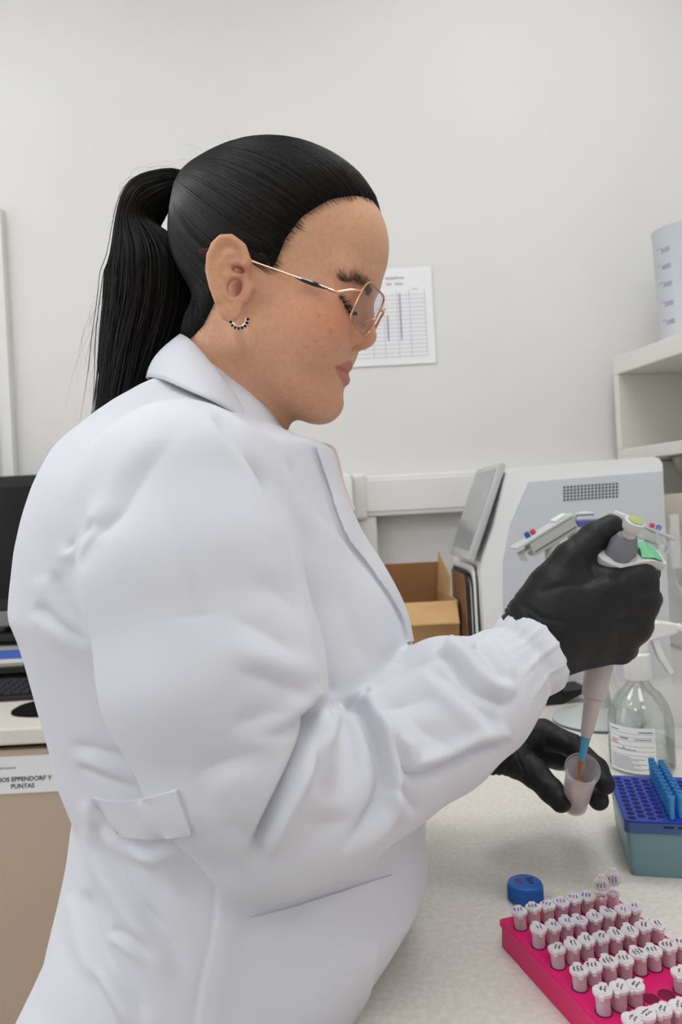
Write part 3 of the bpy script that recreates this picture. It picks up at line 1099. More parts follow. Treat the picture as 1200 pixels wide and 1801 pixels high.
    # --- upper sleeve
    fold([(395, 1080), (470, 1115), (545, 1165)], 2.2, 18, slv, 1, (0.4, 0.3))
    fold([(420, 1020), (480, 1040), (540, 1090)], 1.6, 16, slv, -1, (0.4, 0.3))
    fold([(400, 1180), (470, 1195), (565, 1232)], 3.0, 15, slv, -1, (0.4, 0.2))
    fold([(390, 1290), (460, 1262), (530, 1250)], 3.4, 16, slv, 1, (0.4, 0.3))
    fold([(330, 1370), (400, 1340), (480, 1320)], 2.5, 18, slv, 1, (0.4, 0.4))
    groove([(300, 850), (325, 1000), (372, 1140)], 1.2, 5, slv, (0.3, 0.3))
    groove([(322, 850), (345, 1000), (396, 1150)], 0.9, 5, slv, (0.3, 0.3))
    groove([(300, 1090), (350, 1082), (400, 1075)], 0.9, 4, slv, (0.3, 0.3))
    fold([(180, 960), (250, 840), (330, 740)], 2.6, 16, None, -1, (0.3, 0.4))
    fold([(110, 975), (140, 945), (175, 912)], 4.5, 8, None, 1, (0.3, 0.3))
    fold([(125, 1010), (165, 950), (235, 880)], 3.6, 10, None, -1, (0.2, 0.4))
    fold([(372, 722), (440, 800), (480, 870)], 5, 9, None, 1, (0.15, 0.2), 0.3)
    # --- back and waist
    fold([(58, 1064), (85, 1080), (122, 1112), (168, 1138)], 5, 9, tor, 1, (0.25, 0.35), 0.3)
    fold([(95, 1000), (115, 1060), (160, 1125)], 3.2, 11, tor, 1, (0.2, 0.3))
    fold([(118, 1308), (170, 1320), (250, 1345), (300, 1385)], 3, 9, tor, 1, (0.2, 0.3), 0.4)
    fold([(130, 1345), (190, 1372), (250, 1390)], 2.5, 8, tor, -1, (0.2, 0.3), 0.4)
    fold([(166, 1402), (176, 1440), (207, 1476), (262, 1490), (330, 1482)], 6, 8, tor, 1, (0.15, 0.25), 0.45)
    fold([(160, 1440), (200, 1530), (250, 1600), (300, 1640)], 4.5, 10, tor, 1, (0.1, 0.3))
    fold([(195, 1475), (260, 1540), (315, 1600)], 3.4, 12, tor, -1, (0.2, 0.4))
    fold([(145, 1560), (172, 1660), (222, 1740), (262, 1801)], 4.5, 12, tor, 1, (0.1, 0.2))
    fold([(155, 1700), (200, 1780), (240, 1850)], 3.4, 10, tor, -1, (0.2, 0.2))
    fold([(190, 1630), (235, 1655), (275, 1690)], 4, 7, tor, 1, (0.2, 0.4))
    fold([(230, 1580), (290, 1650), (330, 1730)], 3, 12, tor, 1, (0.3, 0.4))
    step([(382, 1530), (374, 1640), (352, 1740), (338, 1840)], 1.4, 4, 60, tor, -1)
    groove([(382, 1530), (374, 1640), (352, 1740), (338, 1840)], 1.4, 4, tor, (0.02, 0.02))
    # --- front: placket edge, lapel fold
    step([(553, 786), (575, 850), (606, 942), (652, 1002), (700, 1078), (724, 1150)], 3.6, 3, 200, tor, -1, (0.01, 0.1))
    groove([(553, 786), (575, 850), (606, 942), (652, 1002), (700, 1078), (724, 1150)], 4.0, 4, tor, (0.01, 0.1))
    step([(468, 775), (520, 850), (580, 930), (640, 990)], 4.0, 9, 150, tor, 1, (0.1, 0.3))
    fold([(500, 795), (545, 880), (600, 960)], 3.0, 14, tor, 1, (0.2, 0.4))
    fold([(590, 1010), (625, 1110), (650, 1180)], 3.0, 26, tor, -1, (0.3, 0.3))
    fold([(345, 708), (400, 738), (440, 800)], 2.0, 9, None, -1, (0.1, 0.4))
    # gentle large unevenness of loose cloth
    w1 = np.sin(px / 47.0 + 1.3 * np.sin(py / 61.0)) * np.sin(py / 83.0 + 0.8 * np.sin(px / 71.0))
    disp += 0.0006 * w1 * near
    # gathered elastic cuffs
    for L in (FORE3, FARM3):
        A, B = L[-3][:3], L[-1][:3]
        ax = B - A
        ln = np.linalg.norm(ax)
        ax /= ln
        q = V - B
        h = q @ ax
        rad = q - h[:, None] * ax
        rr = np.linalg.norm(rad, axis=1)
        u = np.cross(ax, [0, 1, 0])
        u /= np.linalg.norm(u)
        v = np.cross(ax, u)
        ang = np.arctan2(rad @ v, rad @ u)
        m = (rr < 0.065) * sstep(h, -0.062, -0.02) * (h < 0.004) * (1 - 0.65 * sstep(h, -0.014, -0.001))
        disp += m * 0.0011 * (np.sin(15 * ang + 40 * h) * 0.7 + 0.5 * np.sin(27 * ang + 1.3) + 0.3 * np.sin(41 * ang))
        disp -= m * 0.0034 * np.exp(-((h + 0.022) / 0.006) ** 2)
    V = V + N * disp[:, None]
    set_co(me, V)
    return link('lab_coat', me, 'coat', PERSON, True), f


COAT, coat_f = build_coat()
tag(COAT, 'white long-sleeved lab coat')
_me = COAT.data
_V, _N = np_mesh(_me)
_polys = np.empty(len(_me.polygons) * 4, np.int32)
_me.polygons.foreach_get('vertices', _polys)
COAT_BVH = BVHTree.FromPolygons([Vector(v) for v in _V], _polys.reshape(-1, 4).tolist())


def on_coat(px, py, lift=0.0):
    o = Vector(CAM)
    d = (Vector(P(px, py, 1.0)) - o).normalized()
    h, n, i, dist = COAT_BVH.ray_cast(o, d)
    if h is None:
        return None
    if n.dot(d) > 0:
        n = -n
    return np.array(h + n * lift), np.array(n)


def patch(name, top, bot, nu, nv, lift, th, m, parent, label=None):
    """a strip of cloth lying on the coat between two edges"""
    T, B = spline(np.array(top, float), nu), spline(np.array(bot, float), nu)
    G = np.zeros((nv, nu, 3))
    NN = np.zeros((nv, nu, 3))
    for j in range(nv):
        for i in range(nu):
            c = T[i] + (B[i] - T[i]) * j / (nv - 1)
            r = on_coat(c[0], c[1])
            G[j, i], NN[j, i] = r if r else (G[j, i - 1], NN[j, i - 1])
    for _ in range(6):
        NN[1:-1, 1:-1] = (NN[1:-1, 1:-1] + NN[:-2, 1:-1] + NN[2:, 1:-1] + NN[1:-1, :-2] + NN[1:-1, 2:]) / 5
        G[1:-1, 1:-1] = G[1:-1, 1:-1] * 0.6 + 0.1 * (G[:-2, 1:-1] + G[2:, 1:-1] + G[1:-1, :-2] + G[1:-1, 2:])
    NN /= np.linalg.norm(NN, axis=2, keepdims=True)
    out, inn = G + NN * (lift + th), G - NN * 0.002
    V = np.vstack([out.reshape(-1, 3), inn.reshape(-1, 3)])
    n = nu * nv
    Q = []
    for j in range(nv - 1):
        for i in range(nu - 1):
            a = j * nu + i
            Q.append((a, a + nu, a + nu + 1, a + 1))
            Q.append((n + a, n + a + 1, n + a + nu + 1, n + a + nu))
    ring = [i for i in range(nu)] + [j * nu + nu - 1 for j in range(1, nv)] + [(nv - 1) * nu + i for i in range(nu - 2, -1, -1)] + [j * nu for j in range(nv - 2, 0, -1)]
    for a, b in zip(ring, ring[1:] + ring[:1]):
        Q.append((a, b, n + b, n + a))
    me = mesh_np(name, V, np.array(Q))
    bm = bmesh.new()
    bm.from_mesh(me)
    bmesh.ops.recalc_face_normals(bm, faces=bm.faces[:])
    bm.to_mesh(me)
    bm.free()
    o = link(name, me, m, parent, True)
    me.set_sharp_from_angle(angle=math.radians(45))
    if label:
        tag(o, label)
    return o


patch('back_belt', [(166, 1400), (200, 1408), (250, 1404), (312, 1388)], [(204, 1462), (232, 1470), (275, 1472), (338, 1464)], 26, 10, 0.001, 0.0014, 'coat', COAT, 'sewn-on cloth belt at the back of the waist')
patch('front_placket', [(555, 788), (575, 850), (606, 938), (652, 1002), (698, 1076), (716, 1130)], [(578, 794), (596, 850), (628, 930), (672, 1000), (708, 1070), (722, 1128)], 60, 6, 0.0016, 0.0016, 'coat', COAT, 'button placket down the coat front')
patch('hip_pocket', [(441, 1613), (520, 1592), (600, 1566), (688, 1538)], [(444, 1880), (520, 1885), (580, 1860), (640, 1790)], 34, 30, 0.0006, 0.0014, 'coat', COAT, 'patch pocket on the hip')


def build_collar():
    mir = lambda p: np.array([p[0], 2 * MIDY - p[1], p[2]])
    top = [P(318, 592, .65), P(330, 597, .612), P(362, 630, .588), P(408, 690, .580), P(464, 764, .604)]
    bot = [P(262, 668, .65), P(280, 666, .590), P(330, 686, .552), P(392, 714, .546), P(470, 772, .588)]
    top = [mir(p) for p in top[:0:-1]] + top
    bot = [mir(p) for p in bot[:0:-1]] + bot
    nu, nv = 61, 9
    T, B = spline(np.array(top), nu), spline(np.array(bot), nu)
    ctr = P(410, 700, MIDY)
    G = []
    for j in range(nv):
        s = j / (nv - 1)
        row = T + (B - T) * s
        o = row - ctr
        o[:, 2] = 0
        o /= np.linalg.norm(o, axis=1)[:, None]
        row = row + o * (0.006 * math.sin(math.pi * s))
        G.append(row)
    # the inner stand: goes down inside from the folded top edge
    inner = [G[0] + np.array([0, 0, -0.0008]) - 0.003 * (lambda o: o / np.linalg.norm(o, axis=1)[:, None])((G[0] - ctr) * np.array([1, 1, 0]))]
    for s in (0.4, 1.0):
        o = (G[0] - ctr) * np.array([1, 1, 0])
        o /= np.linalg.norm(o, axis=1)[:, None]
        inner.append(G[0] - 0.004 * o + np.array([0, 0, -0.035 * s]))
    G = np.array(inner[::-1] + G)
    nv = len(G)
    V = G.reshape(-1, 3)
    Q = np.array([(j * nu + i, j * nu + i + 1, (j + 1) * nu + i + 1, (j + 1) * nu + i) for j in range(nv - 1) for i in range(nu - 1)])
    me = mesh_np('collar', V, Q)
    o = link('collar', me, 'coat', COAT, True)
    md = o.modifiers.new('thick', 'SOLIDIFY')
    md.thickness = 0.0022
    md.offset = 0
    tag(o, 'turned-down coat collar')
    # the open neckline facing: standing front edge beside the throat
    a = np.array([P(500, 768, .63), P(530, 772, .645), P(560, 781, .655), P(588, 793, .66), P(603, 850, .66), P(622, 898, .658)])
    mb = MB()
    mb.tube(spline(a, 40), 0.0022, 8)
    t = mb.build('neckline_trim', 'coat_trim', COAT, True)
    tag(t, 'faintly pink neckline edging')


build_collar()


def build_legs():
    f = Field((-0.36, 0.45, 0.0), (0.05, 0.85, 0.66), 0.008)
    for s in (-1, 1):
        y = MIDY + s * 0.085
        f.chain(np.array([(-0.13, y, 0.62, 0.095), (-0.12, y, 0.50, 0.080), (-0.13, y, 0.12, 0.056), (-0.13, y, 0.07, 0.056)]), 0.02)
    V, Q = f.mesh()
    link('trousers', mesh_np('trousers', V, Q), 'trousers', PERSON, True)
    for s in (-1, 1):
        y = MIDY + s * 0.085
        g = Field((-0.22, y - 0.08, -0.03), (0.10, y + 0.08, 0.15), 0.006)
        g.chain(np.array([(-0.15, y, 0.045, 0.045), (-0.08, y, 0.045, 0.046), (0.04, y, 0.03, 0.034)]), 0.03)
        g.D = np.maximum(g.D, -(g.ax[2][None, None, :]))
        V, Q = g.mesh()
        link('shoe', mesh_np('shoe', V, Q), 'shoe', PERSON, True)


build_legs()

# ================================================================ gloved hands
mat('glove', srgb(20, 20, 23), rough=0.52, spec=0.38, bump=(700, 0.25, 0.0006))


def glove(name, label, chains, k_palm, folds, cuff):
    pts = np.vstack([c3(c) for c in chains])
    f = Field(pts[:, :3].min(0) - 0.035, pts[:, :3].max(0) + 0.035, 0.0014)
    for c, k in zip(chains, k_palm):
        L = c3(c)
        g = np.full(f.D.shape, 1e3, np.float32)
        tmp = f.D
        f.D = g
        f.chain(L, 0.004)
        g = f.D
        f.D = smin(tmp, g, k)
    V, Q = f.mesh()
    V = smooth_np(V, Q, 2, 0.5)
    me = mesh_np(name, V, Q)
    V, N = np_mesh(me)
    px, py, d = proj(V)
    rng = np.random.RandomState(11)
    disp = np.zeros(len(V))
    for pts2, amp, wd in folds:
        dd = poly_d(px, py, spline(np.array(pts2, float), 20), False)
        disp -= 0.001 * amp * np.exp(-(dd / wd) ** 2)
    # wrinkled rolled cuff near the wrist
    A, B = P(*cuff[0]), P(*cuff[1])
    ax = (B - A) / np.linalg.norm(B - A)
    h = (V - A) @ ax
    wv = np.sin(V[:, 0] * 260 + V[:, 2] * 190)
    disp += 0.0007 * np.exp(-(h / 0.014) ** 2) * (np.sin(h * 1300 + 1.6 * wv) + 0.7 * np.sin(h * 760 + 2.4 * wv))
    disp += 0.00012 * np.sin(V[:, 0] * 330 + 2 * np.sin(V[:, 2] * 240)) * np.sin(V[:, 2] * 310 + V[:, 1] * 200)
    set_co(me, V + N * disp[:, None])
    o = link(name, me, 'glove', PERSON, True)
    tag(o, label)
    return o


# right hand: back of the hand towards the camera, fingers closed round the pipette, thumb on its button
RW = (928, 1140, .606, .0270)
R_CH = [
    [(890, 1172, .598, .0270), (915, 1152, .603, .0268), RW, (985, 1105, .606, .0230)],
    [(960, 1075, .606, .0200), (1060, 1035, .608, .0170), (1124, 1016, .612, .0133)],
    [(955, 1115, .606, .0200), (1060, 1075, .606, .0170), (1131, 1060, .606, .0130)],
    [(960, 1140, .608, .0190), (1050, 1115, .608, .0155), (1118, 1104, .609, .0125)],
    [(965, 1158, .612, .0150), (1040, 1145, .613, .0125), (1090, 1142, .614, .0118)],
    [(940, 1085, .606, .0200), (968, 1030, .609, .0170), (1002, 984, .614, .0138), (1046, 944, .622, .0120), (1075, 927, .628, .0108)],
    [(1124, 1016, .612, .0128), (1136, 1008, .640, .0112), (1108, 1012, .668, .0104), (1066, 1018, .672, .0096)],
    [(1131, 1060, .606, .0126), (1140, 1054, .640, .0112), (1108, 1056, .668, .0104), (1062, 1060, .672, .0096)],
    [(1118, 1104, .609, .0122), (1126, 1100, .640, .0108), (1096, 1100, .666, .0102), (1052, 1104, .670, .0094)],
    [(1090, 1142, .614, .0116), (1100, 1140, .640, .0102), (1074, 1140, .662, .0094), (1040, 1142, .666, .0088)],
]
R_FOLDS = [([(955, 1040), (990, 1030), (1030, 1025), (1060, 1010)], 1.2, 7), ([(1040, 992), (1052, 1012), (1090, 1016)], 1.8, 7),
           ([(925, 1065), (950, 1085), (985, 1092)], 1.2, 5), ([(930, 1085), (955, 1110), (985, 1120)], 1.0, 5), ([(1075, 1050), (1120, 1040), (1150, 1040)], 1.0, 9),
           ([(1075, 1090), (1115, 1084), (1145, 1082)], 0.9, 8), ([(1010, 955), (1022, 968), (1030, 985)], 0.7, 5)]
GLOVE_R = glove('glove', 'black nitrile glove on the hand gripping the pipette', R_CH, [.01, .018, .018, .016, .016, .016, .008, .004, .004, .004], R_FOLDS, ((925, 1140, .606), (985, 1105, .606)))

# left hand: thumb and fingertips hold the sample tube from the left and behind
L_CH = [
    [(845, 1318, .740, .0240), (868, 1312, .735, .0240), (900, 1308, .740, .0215)],
    [(895, 1300, .742, .0190), (955, 1290, .748, .0140), (1008, 1312, .728, .0112), (1050, 1352, .702, .0102), (1064, 1379, .686, .0094)],
    [(890, 1305, .748, .0190), (948, 1297, .762, .0140), (1013, 1342, .755, .0112), (1042, 1388, .722, .0104), (1053, 1407, .694, .0096)],
    [(885, 1312, .752, .0180), (935, 1302, .778, .0130), (1002, 1334, .788, .0106), (1030, 1368, .762, .0100), (1036, 1388, .735, .0092)],
    [(880, 1318, .755, .0170), (922, 1308, .790, .0120), (985, 1328, .806, .0098), (1014, 1348, .786, .0092), (1024, 1368, .766, .0084)],
    [(880, 1322, .732, .0180), (908, 1336, .718, .0165), (940, 1360, .700, .0132), (970, 1391, .681, .0112), (986, 1410, .668, .0098)],
    [(915, 1318, .742, .0150), (955, 1326, .756, .0125), (984, 1340, .768, .0090)],
]
L_FOLDS = [([(925, 1275), (935, 1310), (920, 1345)], 1.2, 7), ([(985, 1285), (1000, 1300), (1005, 1325)], 1.0, 5), ([(945, 1345), (955, 1365), (975, 1375)], 0.8, 5)]
GLOVE_L = glove('glove', 'black nitrile glove on the hand holding the sample tube', L_CH, [.01, .010, .008, .008, .008, .010, .008], L_FOLDS, ((862, 1314, .735), (900, 1308, .740)))

# ================================================================ glasses and earring
mat('gold', srgb(222, 170, 140), rough=0.22, metal=1.0)
mat('pearl', srgb(235, 225, 215), rough=0.25, metal=0.6)
mat('enamel_black', srgb(14, 14, 18), rough=0.15, coat=0.6)
mat('red_plastic', srgb(96, 24, 24), rough=0.25, trans=0.2)
mat('black_bead', srgb(8, 8, 10), rough=0.12)


def thin_glass(name, tint=(0.97, 0.97, 0.98, 1), refl=0.10, rough=0.0, rmax=0.6):
    m = bpy.data.materials.new(name)
    m.use_nodes = True
    nt = m.node_tree
    nt.nodes.clear()
    out = nt.nodes.new('ShaderNodeOutputMaterial')
    tr = nt.nodes.new('ShaderNodeBsdfTransparent')
    tr.inputs[0].default_value = tint
    gl = nt.nodes.new('ShaderNodeBsdfGlossy')
    gl.inputs['Roughness'].default_value = rough
    fr = nt.nodes.new('ShaderNodeLayerWeight')
    fr.inputs['Blend'].default_value = 0.25
    mr = nt.nodes.new('ShaderNodeMapRange')
    mr.inputs[3].default_value = refl
    mr.inputs[4].default_value = rmax
    mx = nt.nodes.new('ShaderNodeMixShader')
    nt.links.new(fr.outputs['Fresnel'], mr.inputs[0])
    nt.links.new(mr.outputs[0], mx.inputs[0])
    nt.links.new(tr.outputs[0], mx.inputs[1])
    nt.links.new(gl.outputs[0], mx.inputs[2])
    nt.links.new(mx.outputs[0], out.inputs[0])
    MATS[name] = m
    return m


thin_glass('lens', (0.965, 0.95, 0.975, 1), 0.06, 0.0, 0.22)


def build_glasses():
    root = empty('glasses', h2w((98, 0, 5)), 'thin gold-rimmed square eyeglasses with black striped temples, worn by the woman', 'glasses')
    # lens outline in its own plane: u across, v up
    ol = []
    w2, h2, rr = 24.0, 17.8, 9.0
    for cx, cz, a0 in ((w2 - rr, h2 - rr, 0), (-(w2 - rr), h2 - rr, 90), (-(w2 - rr), -(h2 - rr), 180), (w2 - rr, -(h2 - rr), 270)):
        for a in np.linspace(a0, a0 + 90, 9):
            ol.append((cx + rr * math.cos(math.radians(a)), cz + rr * math.sin(math.radians(a))))
    ol = np.array(ol)

    def place(u, v, sg):
        # u>0 outwards; wrapped back a little at the outside, tilted in at the bottom
        y = sg * (33.0 + u)
        x = 111.0 - 0.16 * (u + 24) - 0.0012 * (u + 24) ** 2 - 0.19 * (20 - v)
        return np.stack([x, y, v + 3.6 + 0 * u], -1)
    for sg in (-1, 1):
        R = place(ol[:, 0], ol[:, 1], sg)
        MB().tube(h2w(R), 0.00085, 8, True).build('rim', 'gold', root, True)
        n = len(ol)
        V = np.vstack([place(np.array([0.0]), np.array([0.0]), sg) + np.array([0.6, 0, 0]), place(ol[:, 0] * 0.5, ol[:, 1] * 0.5, sg) + np.array([0.4, 0, 0]), R])
        Fc = [(0, 1 + i, 1 + (i + 1) % n) for i in range(n)] + [(1 + i, 1 + n + i, 1 + n + (i + 1) % n, 1 + (i + 1) % n) for i in range(n)]
        V2 = V - np.array([1.1, 0, 0])
        m = len(V)
        Fc2 = [tuple(j + m for j in f[::-1]) for f in Fc]
        edge = [(1 + n + i, m + 1 + n + i, m + 1 + n + (i + 1) % n, 1 + n + (i + 1) % n) for i in range(n)]
        MB().add(h2w(np.vstack([V, V2])), Fc + Fc2 + edge).build('lens', 'lens', root, True)
        # end piece, temple (gold wire, black and white flared section, gold wire), dark red tip behind the ear
        e0 = place(np.array([23.0]), np.array([8.0]), sg)[0]
        hg = np.array([80.0, sg * 63.0, 4.0])
        ear = np.array([4.0, sg * 75.0, 9.0])
        MB().tube(h2w(np.array([e0, (e0 + hg) / 2 + np.array([1, sg * 2.0, 1]), hg])), 0.0012, 8).build('end_piece', 'gold', root, True)
        tp = empty('temple', h2w(hg))
        put(tp, root)
        q = lambda t: hg + (ear - hg) * t + np.array([0, sg * 1.2 * math.sin(math.pi * t), 0])
        MB().tube(h2w(np.array([q(0.0), q(0.06), q(0.09)])), [0.0011, 0.0014, 0.001], 8).build('hinge', 'gold', tp, True)
        MB().tube(h2w(np.array([q(t) for t in np.linspace(0.09, 0.46, 14)])), 0.0004 + 0.0016 * np.sin(np.linspace(0.1, math.pi - 0.1, 14)), 8).build('flared_section', 'enamel_black', tp, True)
        MB().tube(h2w(np.array([q(t) + np.array([0, sg * 1.0, 0.6 - 1.5 * t]) for t in np.linspace(0.09, 0.46, 14)])), 0.0006, 6).build('inlay', 'pearl', tp, True)
        MB().tube(h2w(np.array([q(t) for t in np.linspace(0.44, 1.0, 10)])), 0.00075, 6).build('wire', 'gold', tp, True)
        MB().tube(h2w(spline(np.array([q(1.0), (-8, sg * 80.5, 10), (-20, sg * 83, 7), (-29, sg * 84, 4)]), 14)), [0.001] * 4 + [0.0017] * 8 + [0.0013, 0.0008], 8).build('temple_tip', 'red_plastic', tp, True)
        MB().tube(h2w(spline(np.array([(107, sg * 9.5, 3), (101, sg * 11, 0), (96, sg * 11.5, -4)]), 8)), 0.0006, 6).build('nose_pad_arm', 'gold', root, True)
        MB().lathe([(0.0003, -0.0008), (0.0025, -0.0004), (0.0032, 0.0), (0.0025, 0.0004), (0.0003, 0.0008)], 12, frame(h2w((96, sg * 11.0, -5)), HM @ np.array([0.3, sg * 1.0, 0]))).build('nose_pad', 'lens', root, True)
    br = spline(np.array([place(np.array([-24.0]), np.array([8.0]), -1)[0], (110.0, -4, 12), (110.0, 4, 12), place(np.array([-24.0]), np.array([8.0]), 1)[0]]), 14)
    MB().tube(h2w(br), 0.001, 8).build('bridge', 'gold', root, True)


build_glasses()


def build_earring():
    c = hloc(421, 562, -76)
    root = empty('hoop_earring', h2w(c), 'small gold hoop earring set with black beads, in her ear lobe', 'earring')
    R = 5.6
    a = np.radians(np.linspace(-205, 25, 40))
    ring = np.stack([c[0] + R * np.cos(a), c[1] + 0 * a, c[2] + R * np.sin(a)], 1)
    MB().tube(h2w(ring), 0.0007, 8).build('hoop', 'pearl', root, True)
    bead = None
    for t in np.radians(np.linspace(-195, 15, 10)):
        p = h2w((c[0] + (R + 1.3) * math.cos(t), c[1] - 0.3, c[2] + (R + 1.3) * math.sin(t)))
        M = frame(p, HM @ np.array([math.cos(t), 0, math.sin(t)]))
        MB().lathe([(0.0002, -0.0014), (0.0008, -0.001), (0.00105, 0), (0.0008, 0.001), (0.0002, 0.0014)], 8, M).build('bead', 'black_bead', root, True)


build_earring()

# ================================================================ bench, desk, wall fittings
mat('worktop', srgb(232, 228, 218), rough=0.38, spec=0.4, noise=(190, srgb(206, 200, 188), 0.55))
mat('desk_top', srgb(224, 219, 208), rough=0.4, spec=0.4, noise=(150, srgb(205, 200, 190), 0.3))
mat('desk_front', srgb(196, 175, 153), rough=0.55, spec=0.35, noise=(6, srgb(188, 170, 152), 0.5))
mat('dark_gap', srgb(60, 50, 40), rough=0.8)
mat('white_paint', srgb(226, 225, 221), rough=0.55)
mat('white_plastic', srgb(232, 231, 228), rough=0.35)
mat('cubby', srgb(222, 219, 211), rough=0.6)
mat('paper', srgb(236, 236, 238), rough=0.85)
mat('ink_grey', srgb(120, 118, 132), rough=0.9)
mat('ink_black', srgb(40, 40, 46), rough=0.9)
mat('ink_line', srgb(186, 186, 194), rough=0.9)
mat('pale_blue_glass', srgb(205, 212, 228), rough=0.15)

EDGE = -0.012      # the bench edge the woman leans against
b = empty('lab_bench', (0.6, 0.7, 0), 'long white speckled laboratory bench carrying the tube rack and tip box', 'bench')
MB().box((EDGE, -1.2, BENCH - 0.03), (RX1 - 0.005, WALL_Y - 0.002, BENCH), bev=0.004).build('worktop', 'worktop', b)
MB().box((EDGE + 0.08, -1.15, 0.10), (RX1 - 0.02, WALL_Y - 0.01, BENCH - 0.03)).build('cabinet_body', 'desk_front', b)
MB().box((EDGE + 0.12, -1.10, 0.0), (RX1 - 0.05, WALL_Y - 0.02, 0.10)).build('plinth', 'dark_gap', b)

DY = 1.335         # front edge of the side desk
d = empty('side_desk', (-1.3, 1.6, 0), 'beige-fronted side desk with white top under the computer', 'desk')
MB().box((RX0 + 0.01, DY, BENCH - 0.030), (EDGE - 0.004, WALL_Y - 0.002, BENCH), bev=0.004).build('desk_top', 'desk_top', d)
MB().box((RX0 + 0.02, DY + 0.035, 0.10), (EDGE - 0.01, WALL_Y - 0.01, BENCH - 0.042)).build('desk_body', 'dark_gap', d)
MB().box((RX0 + 0.02, DY + 0.08, 0.0), (EDGE - 0.01, WALL_Y - 0.02, 0.10)).build('plinth', 'dark_gap', d)
for k, (xa, xb) in enumerate([(-2.2, -1.52), (-1.515, -0.775), (-0.77, -0.06)]):
    o = MB().box((xa, DY + 0.012, 0.12), (xb, DY + 0.034, BENCH - 0.042), bev=0.002).build('front_panel', 'desk_front', d)

# drawer label card
LY = DY + 0.010
lc = empty('label_card', P(50, 1360, LY), 'white rounded label card reading TUBOS EPPENDORF Y PUNTAS on the beige desk front', 'label card')
c0, c1 = P(112, 1360, LY), P(-110, 1360, LY)
zt, zb = P(55, 1329, LY)[2], P(55, 1394, LY)[2]
cr = 0.010
poly = []
xa, xb = c1[0], c0[0]
for cx, cz, a0 in ((xb - cr, zt - cr, 0), (xa + cr, zt - cr, 90), (xa + cr, zb + cr, 180), (xb - cr, zb + cr, 270)):
    for a in np.linspace(a0, a0 + 90, 6):
        poly.append((cx + cr * math.cos(math.radians(a)), cz + cr * math.sin(math.radians(a))))
MB().prism(poly, LY - 0.0004, LY + 0.002, axis=1).build('card', 'paper', lc)


def wall_text(name, txt, px, py, y, size, m, parent, align='LEFT', bold=0.0):
    p = P(px, py, y)
    M = Matrix(((1, 0, 0, p[0]), (0, 0, -1, y), (0, 1, 0, p[2]), (0, 0, 0, 1)))
    return text_obj(name, txt, size, M, m, parent, align, bold)


wall_text('lettering', 'TUBOS EPPENDORF Y', 91, 1371, LY - 0.0007, 0.0116, 'ink_black', lc, 'RIGHT', 0.0002)
wall_text('lettering', 'PUNTAS', 40, 1386, LY - 0.0007, 0.0116, 'ink_black', lc, 'CENTER', 0.0002)
wall_text('small_print', 'codigo laboratorio', 28, 1352, LY - 0.0007, 0.0070, 'ink_grey', lc, 'RIGHT')

# cable trunking on the back wall
tr = empty('cable_trunking', P(760, 870, 1.9), 'white cable trunking running along the back wall above the box', 'trunking')
t0, t1 = P(628, 842, 1.90), P(905, 822, 1.90)
zt, zb = P(760, 831, 1.90)[2], P(760, 903, 1.90)[2]
MB().box((t0[0], 1.90, zb), (1.0, WALL_Y, zt), bev=0.006).build('channel', 'white_plastic', tr)
MB().box((t0[0] + 0.004, 1.897, zb + 0.012), (0.99, 1.902, zt - 0.012), bev=0.002).build('cover_strip', 'white_plastic', tr)
MB().box((t0[0] - 0.012, 1.892, zb - 0.006), (t0[0] + 0.022, WALL_Y, zt + 0.006), bev=0.008).build('corner_piece', 'white_plastic', tr)
MB().box((t0[0] - 0.005, 1.905, BENCH + 0.002), (t0[0] + 0.045, WALL_Y, zb), bev=0.005).build('drop_channel', 'white_plastic', tr)

# window edge at the far left
wn = struct('window_1', 'white_paint', P(-60, 650, 1.93) * np.array([1, 0, 0]) + np.array([-0.75, 1.925, 1.02]), P(24, 800, 1.93) * np.array([1, 0, 0]) + np.array([0, 1.95, 2.1]), 'white framed glazed panel at the left edge behind the monitor')
g = MB().box((P(24, 800, 1.93)[0] - 0.80, 1.915, 1.07), (P(24, 800, 1.93)[0] - 0.035, 1.93, 2.05)).build('pane', 'pale_blue_glass', wn)

# notice sheet on the wall
nt_ = empty('notice_sheet', P(690, 560, 1.946), 'printed table sheet taped to the wall behind her face', 'paper sheet')
NY = 1.946
pa, pb = P(763, 555, NY), P(600, 565, NY)
zt, zb = P(690, 472, NY)[2], P(690, 642, NY)[2]
MB().box((pb[0], NY, zb), (pa[0], NY + 0.002, zt)).build('sheet', 'paper', nt_)
mb = MB()
for k in range(16):
    z = P(690, 520 + 7.2 * k, NY)[2]
    mb.box((pb[0] + 0.03, NY - 0.0006, z - 0.0006), (pa[0] - 0.02, NY, z + 0.0006))
for px in (655, 676, 700, 722, 749):
    x = P(px, 560, NY)[0]
    mb.box((x - 0.0006, NY - 0.0006, P(690, 628, NY)[2]), (x + 0.0006, NY, P(690, 512, NY)[2]))
mb.build('table_grid', 'ink_line', nt_)
mb = MB()
for px, y0, y1 in ((705, 516, 598), (682, 555, 600)):
    mb.box((P(px - 0.9, 560, NY)[0], NY - 0.0009, P(px, y1, NY)[2]), (P(px + 0.9, 560, NY)[0], NY, P(px, y0, NY)[2]))
mb.build('pen_lines', 'ink_grey', nt_)
wall_text('heading', 'Fecha/Firma', 678, 492, NY - 0.0006, 0.010, 'ink_grey', nt_)
wall_text('heading', 'Ref.   Notas', 680, 502, NY - 0.0006, 0.009, 'ink_grey', nt_)
wall_text('heading', 'Total', 724, 510, NY - 0.0006, 0.008, 'ink_line', nt_)

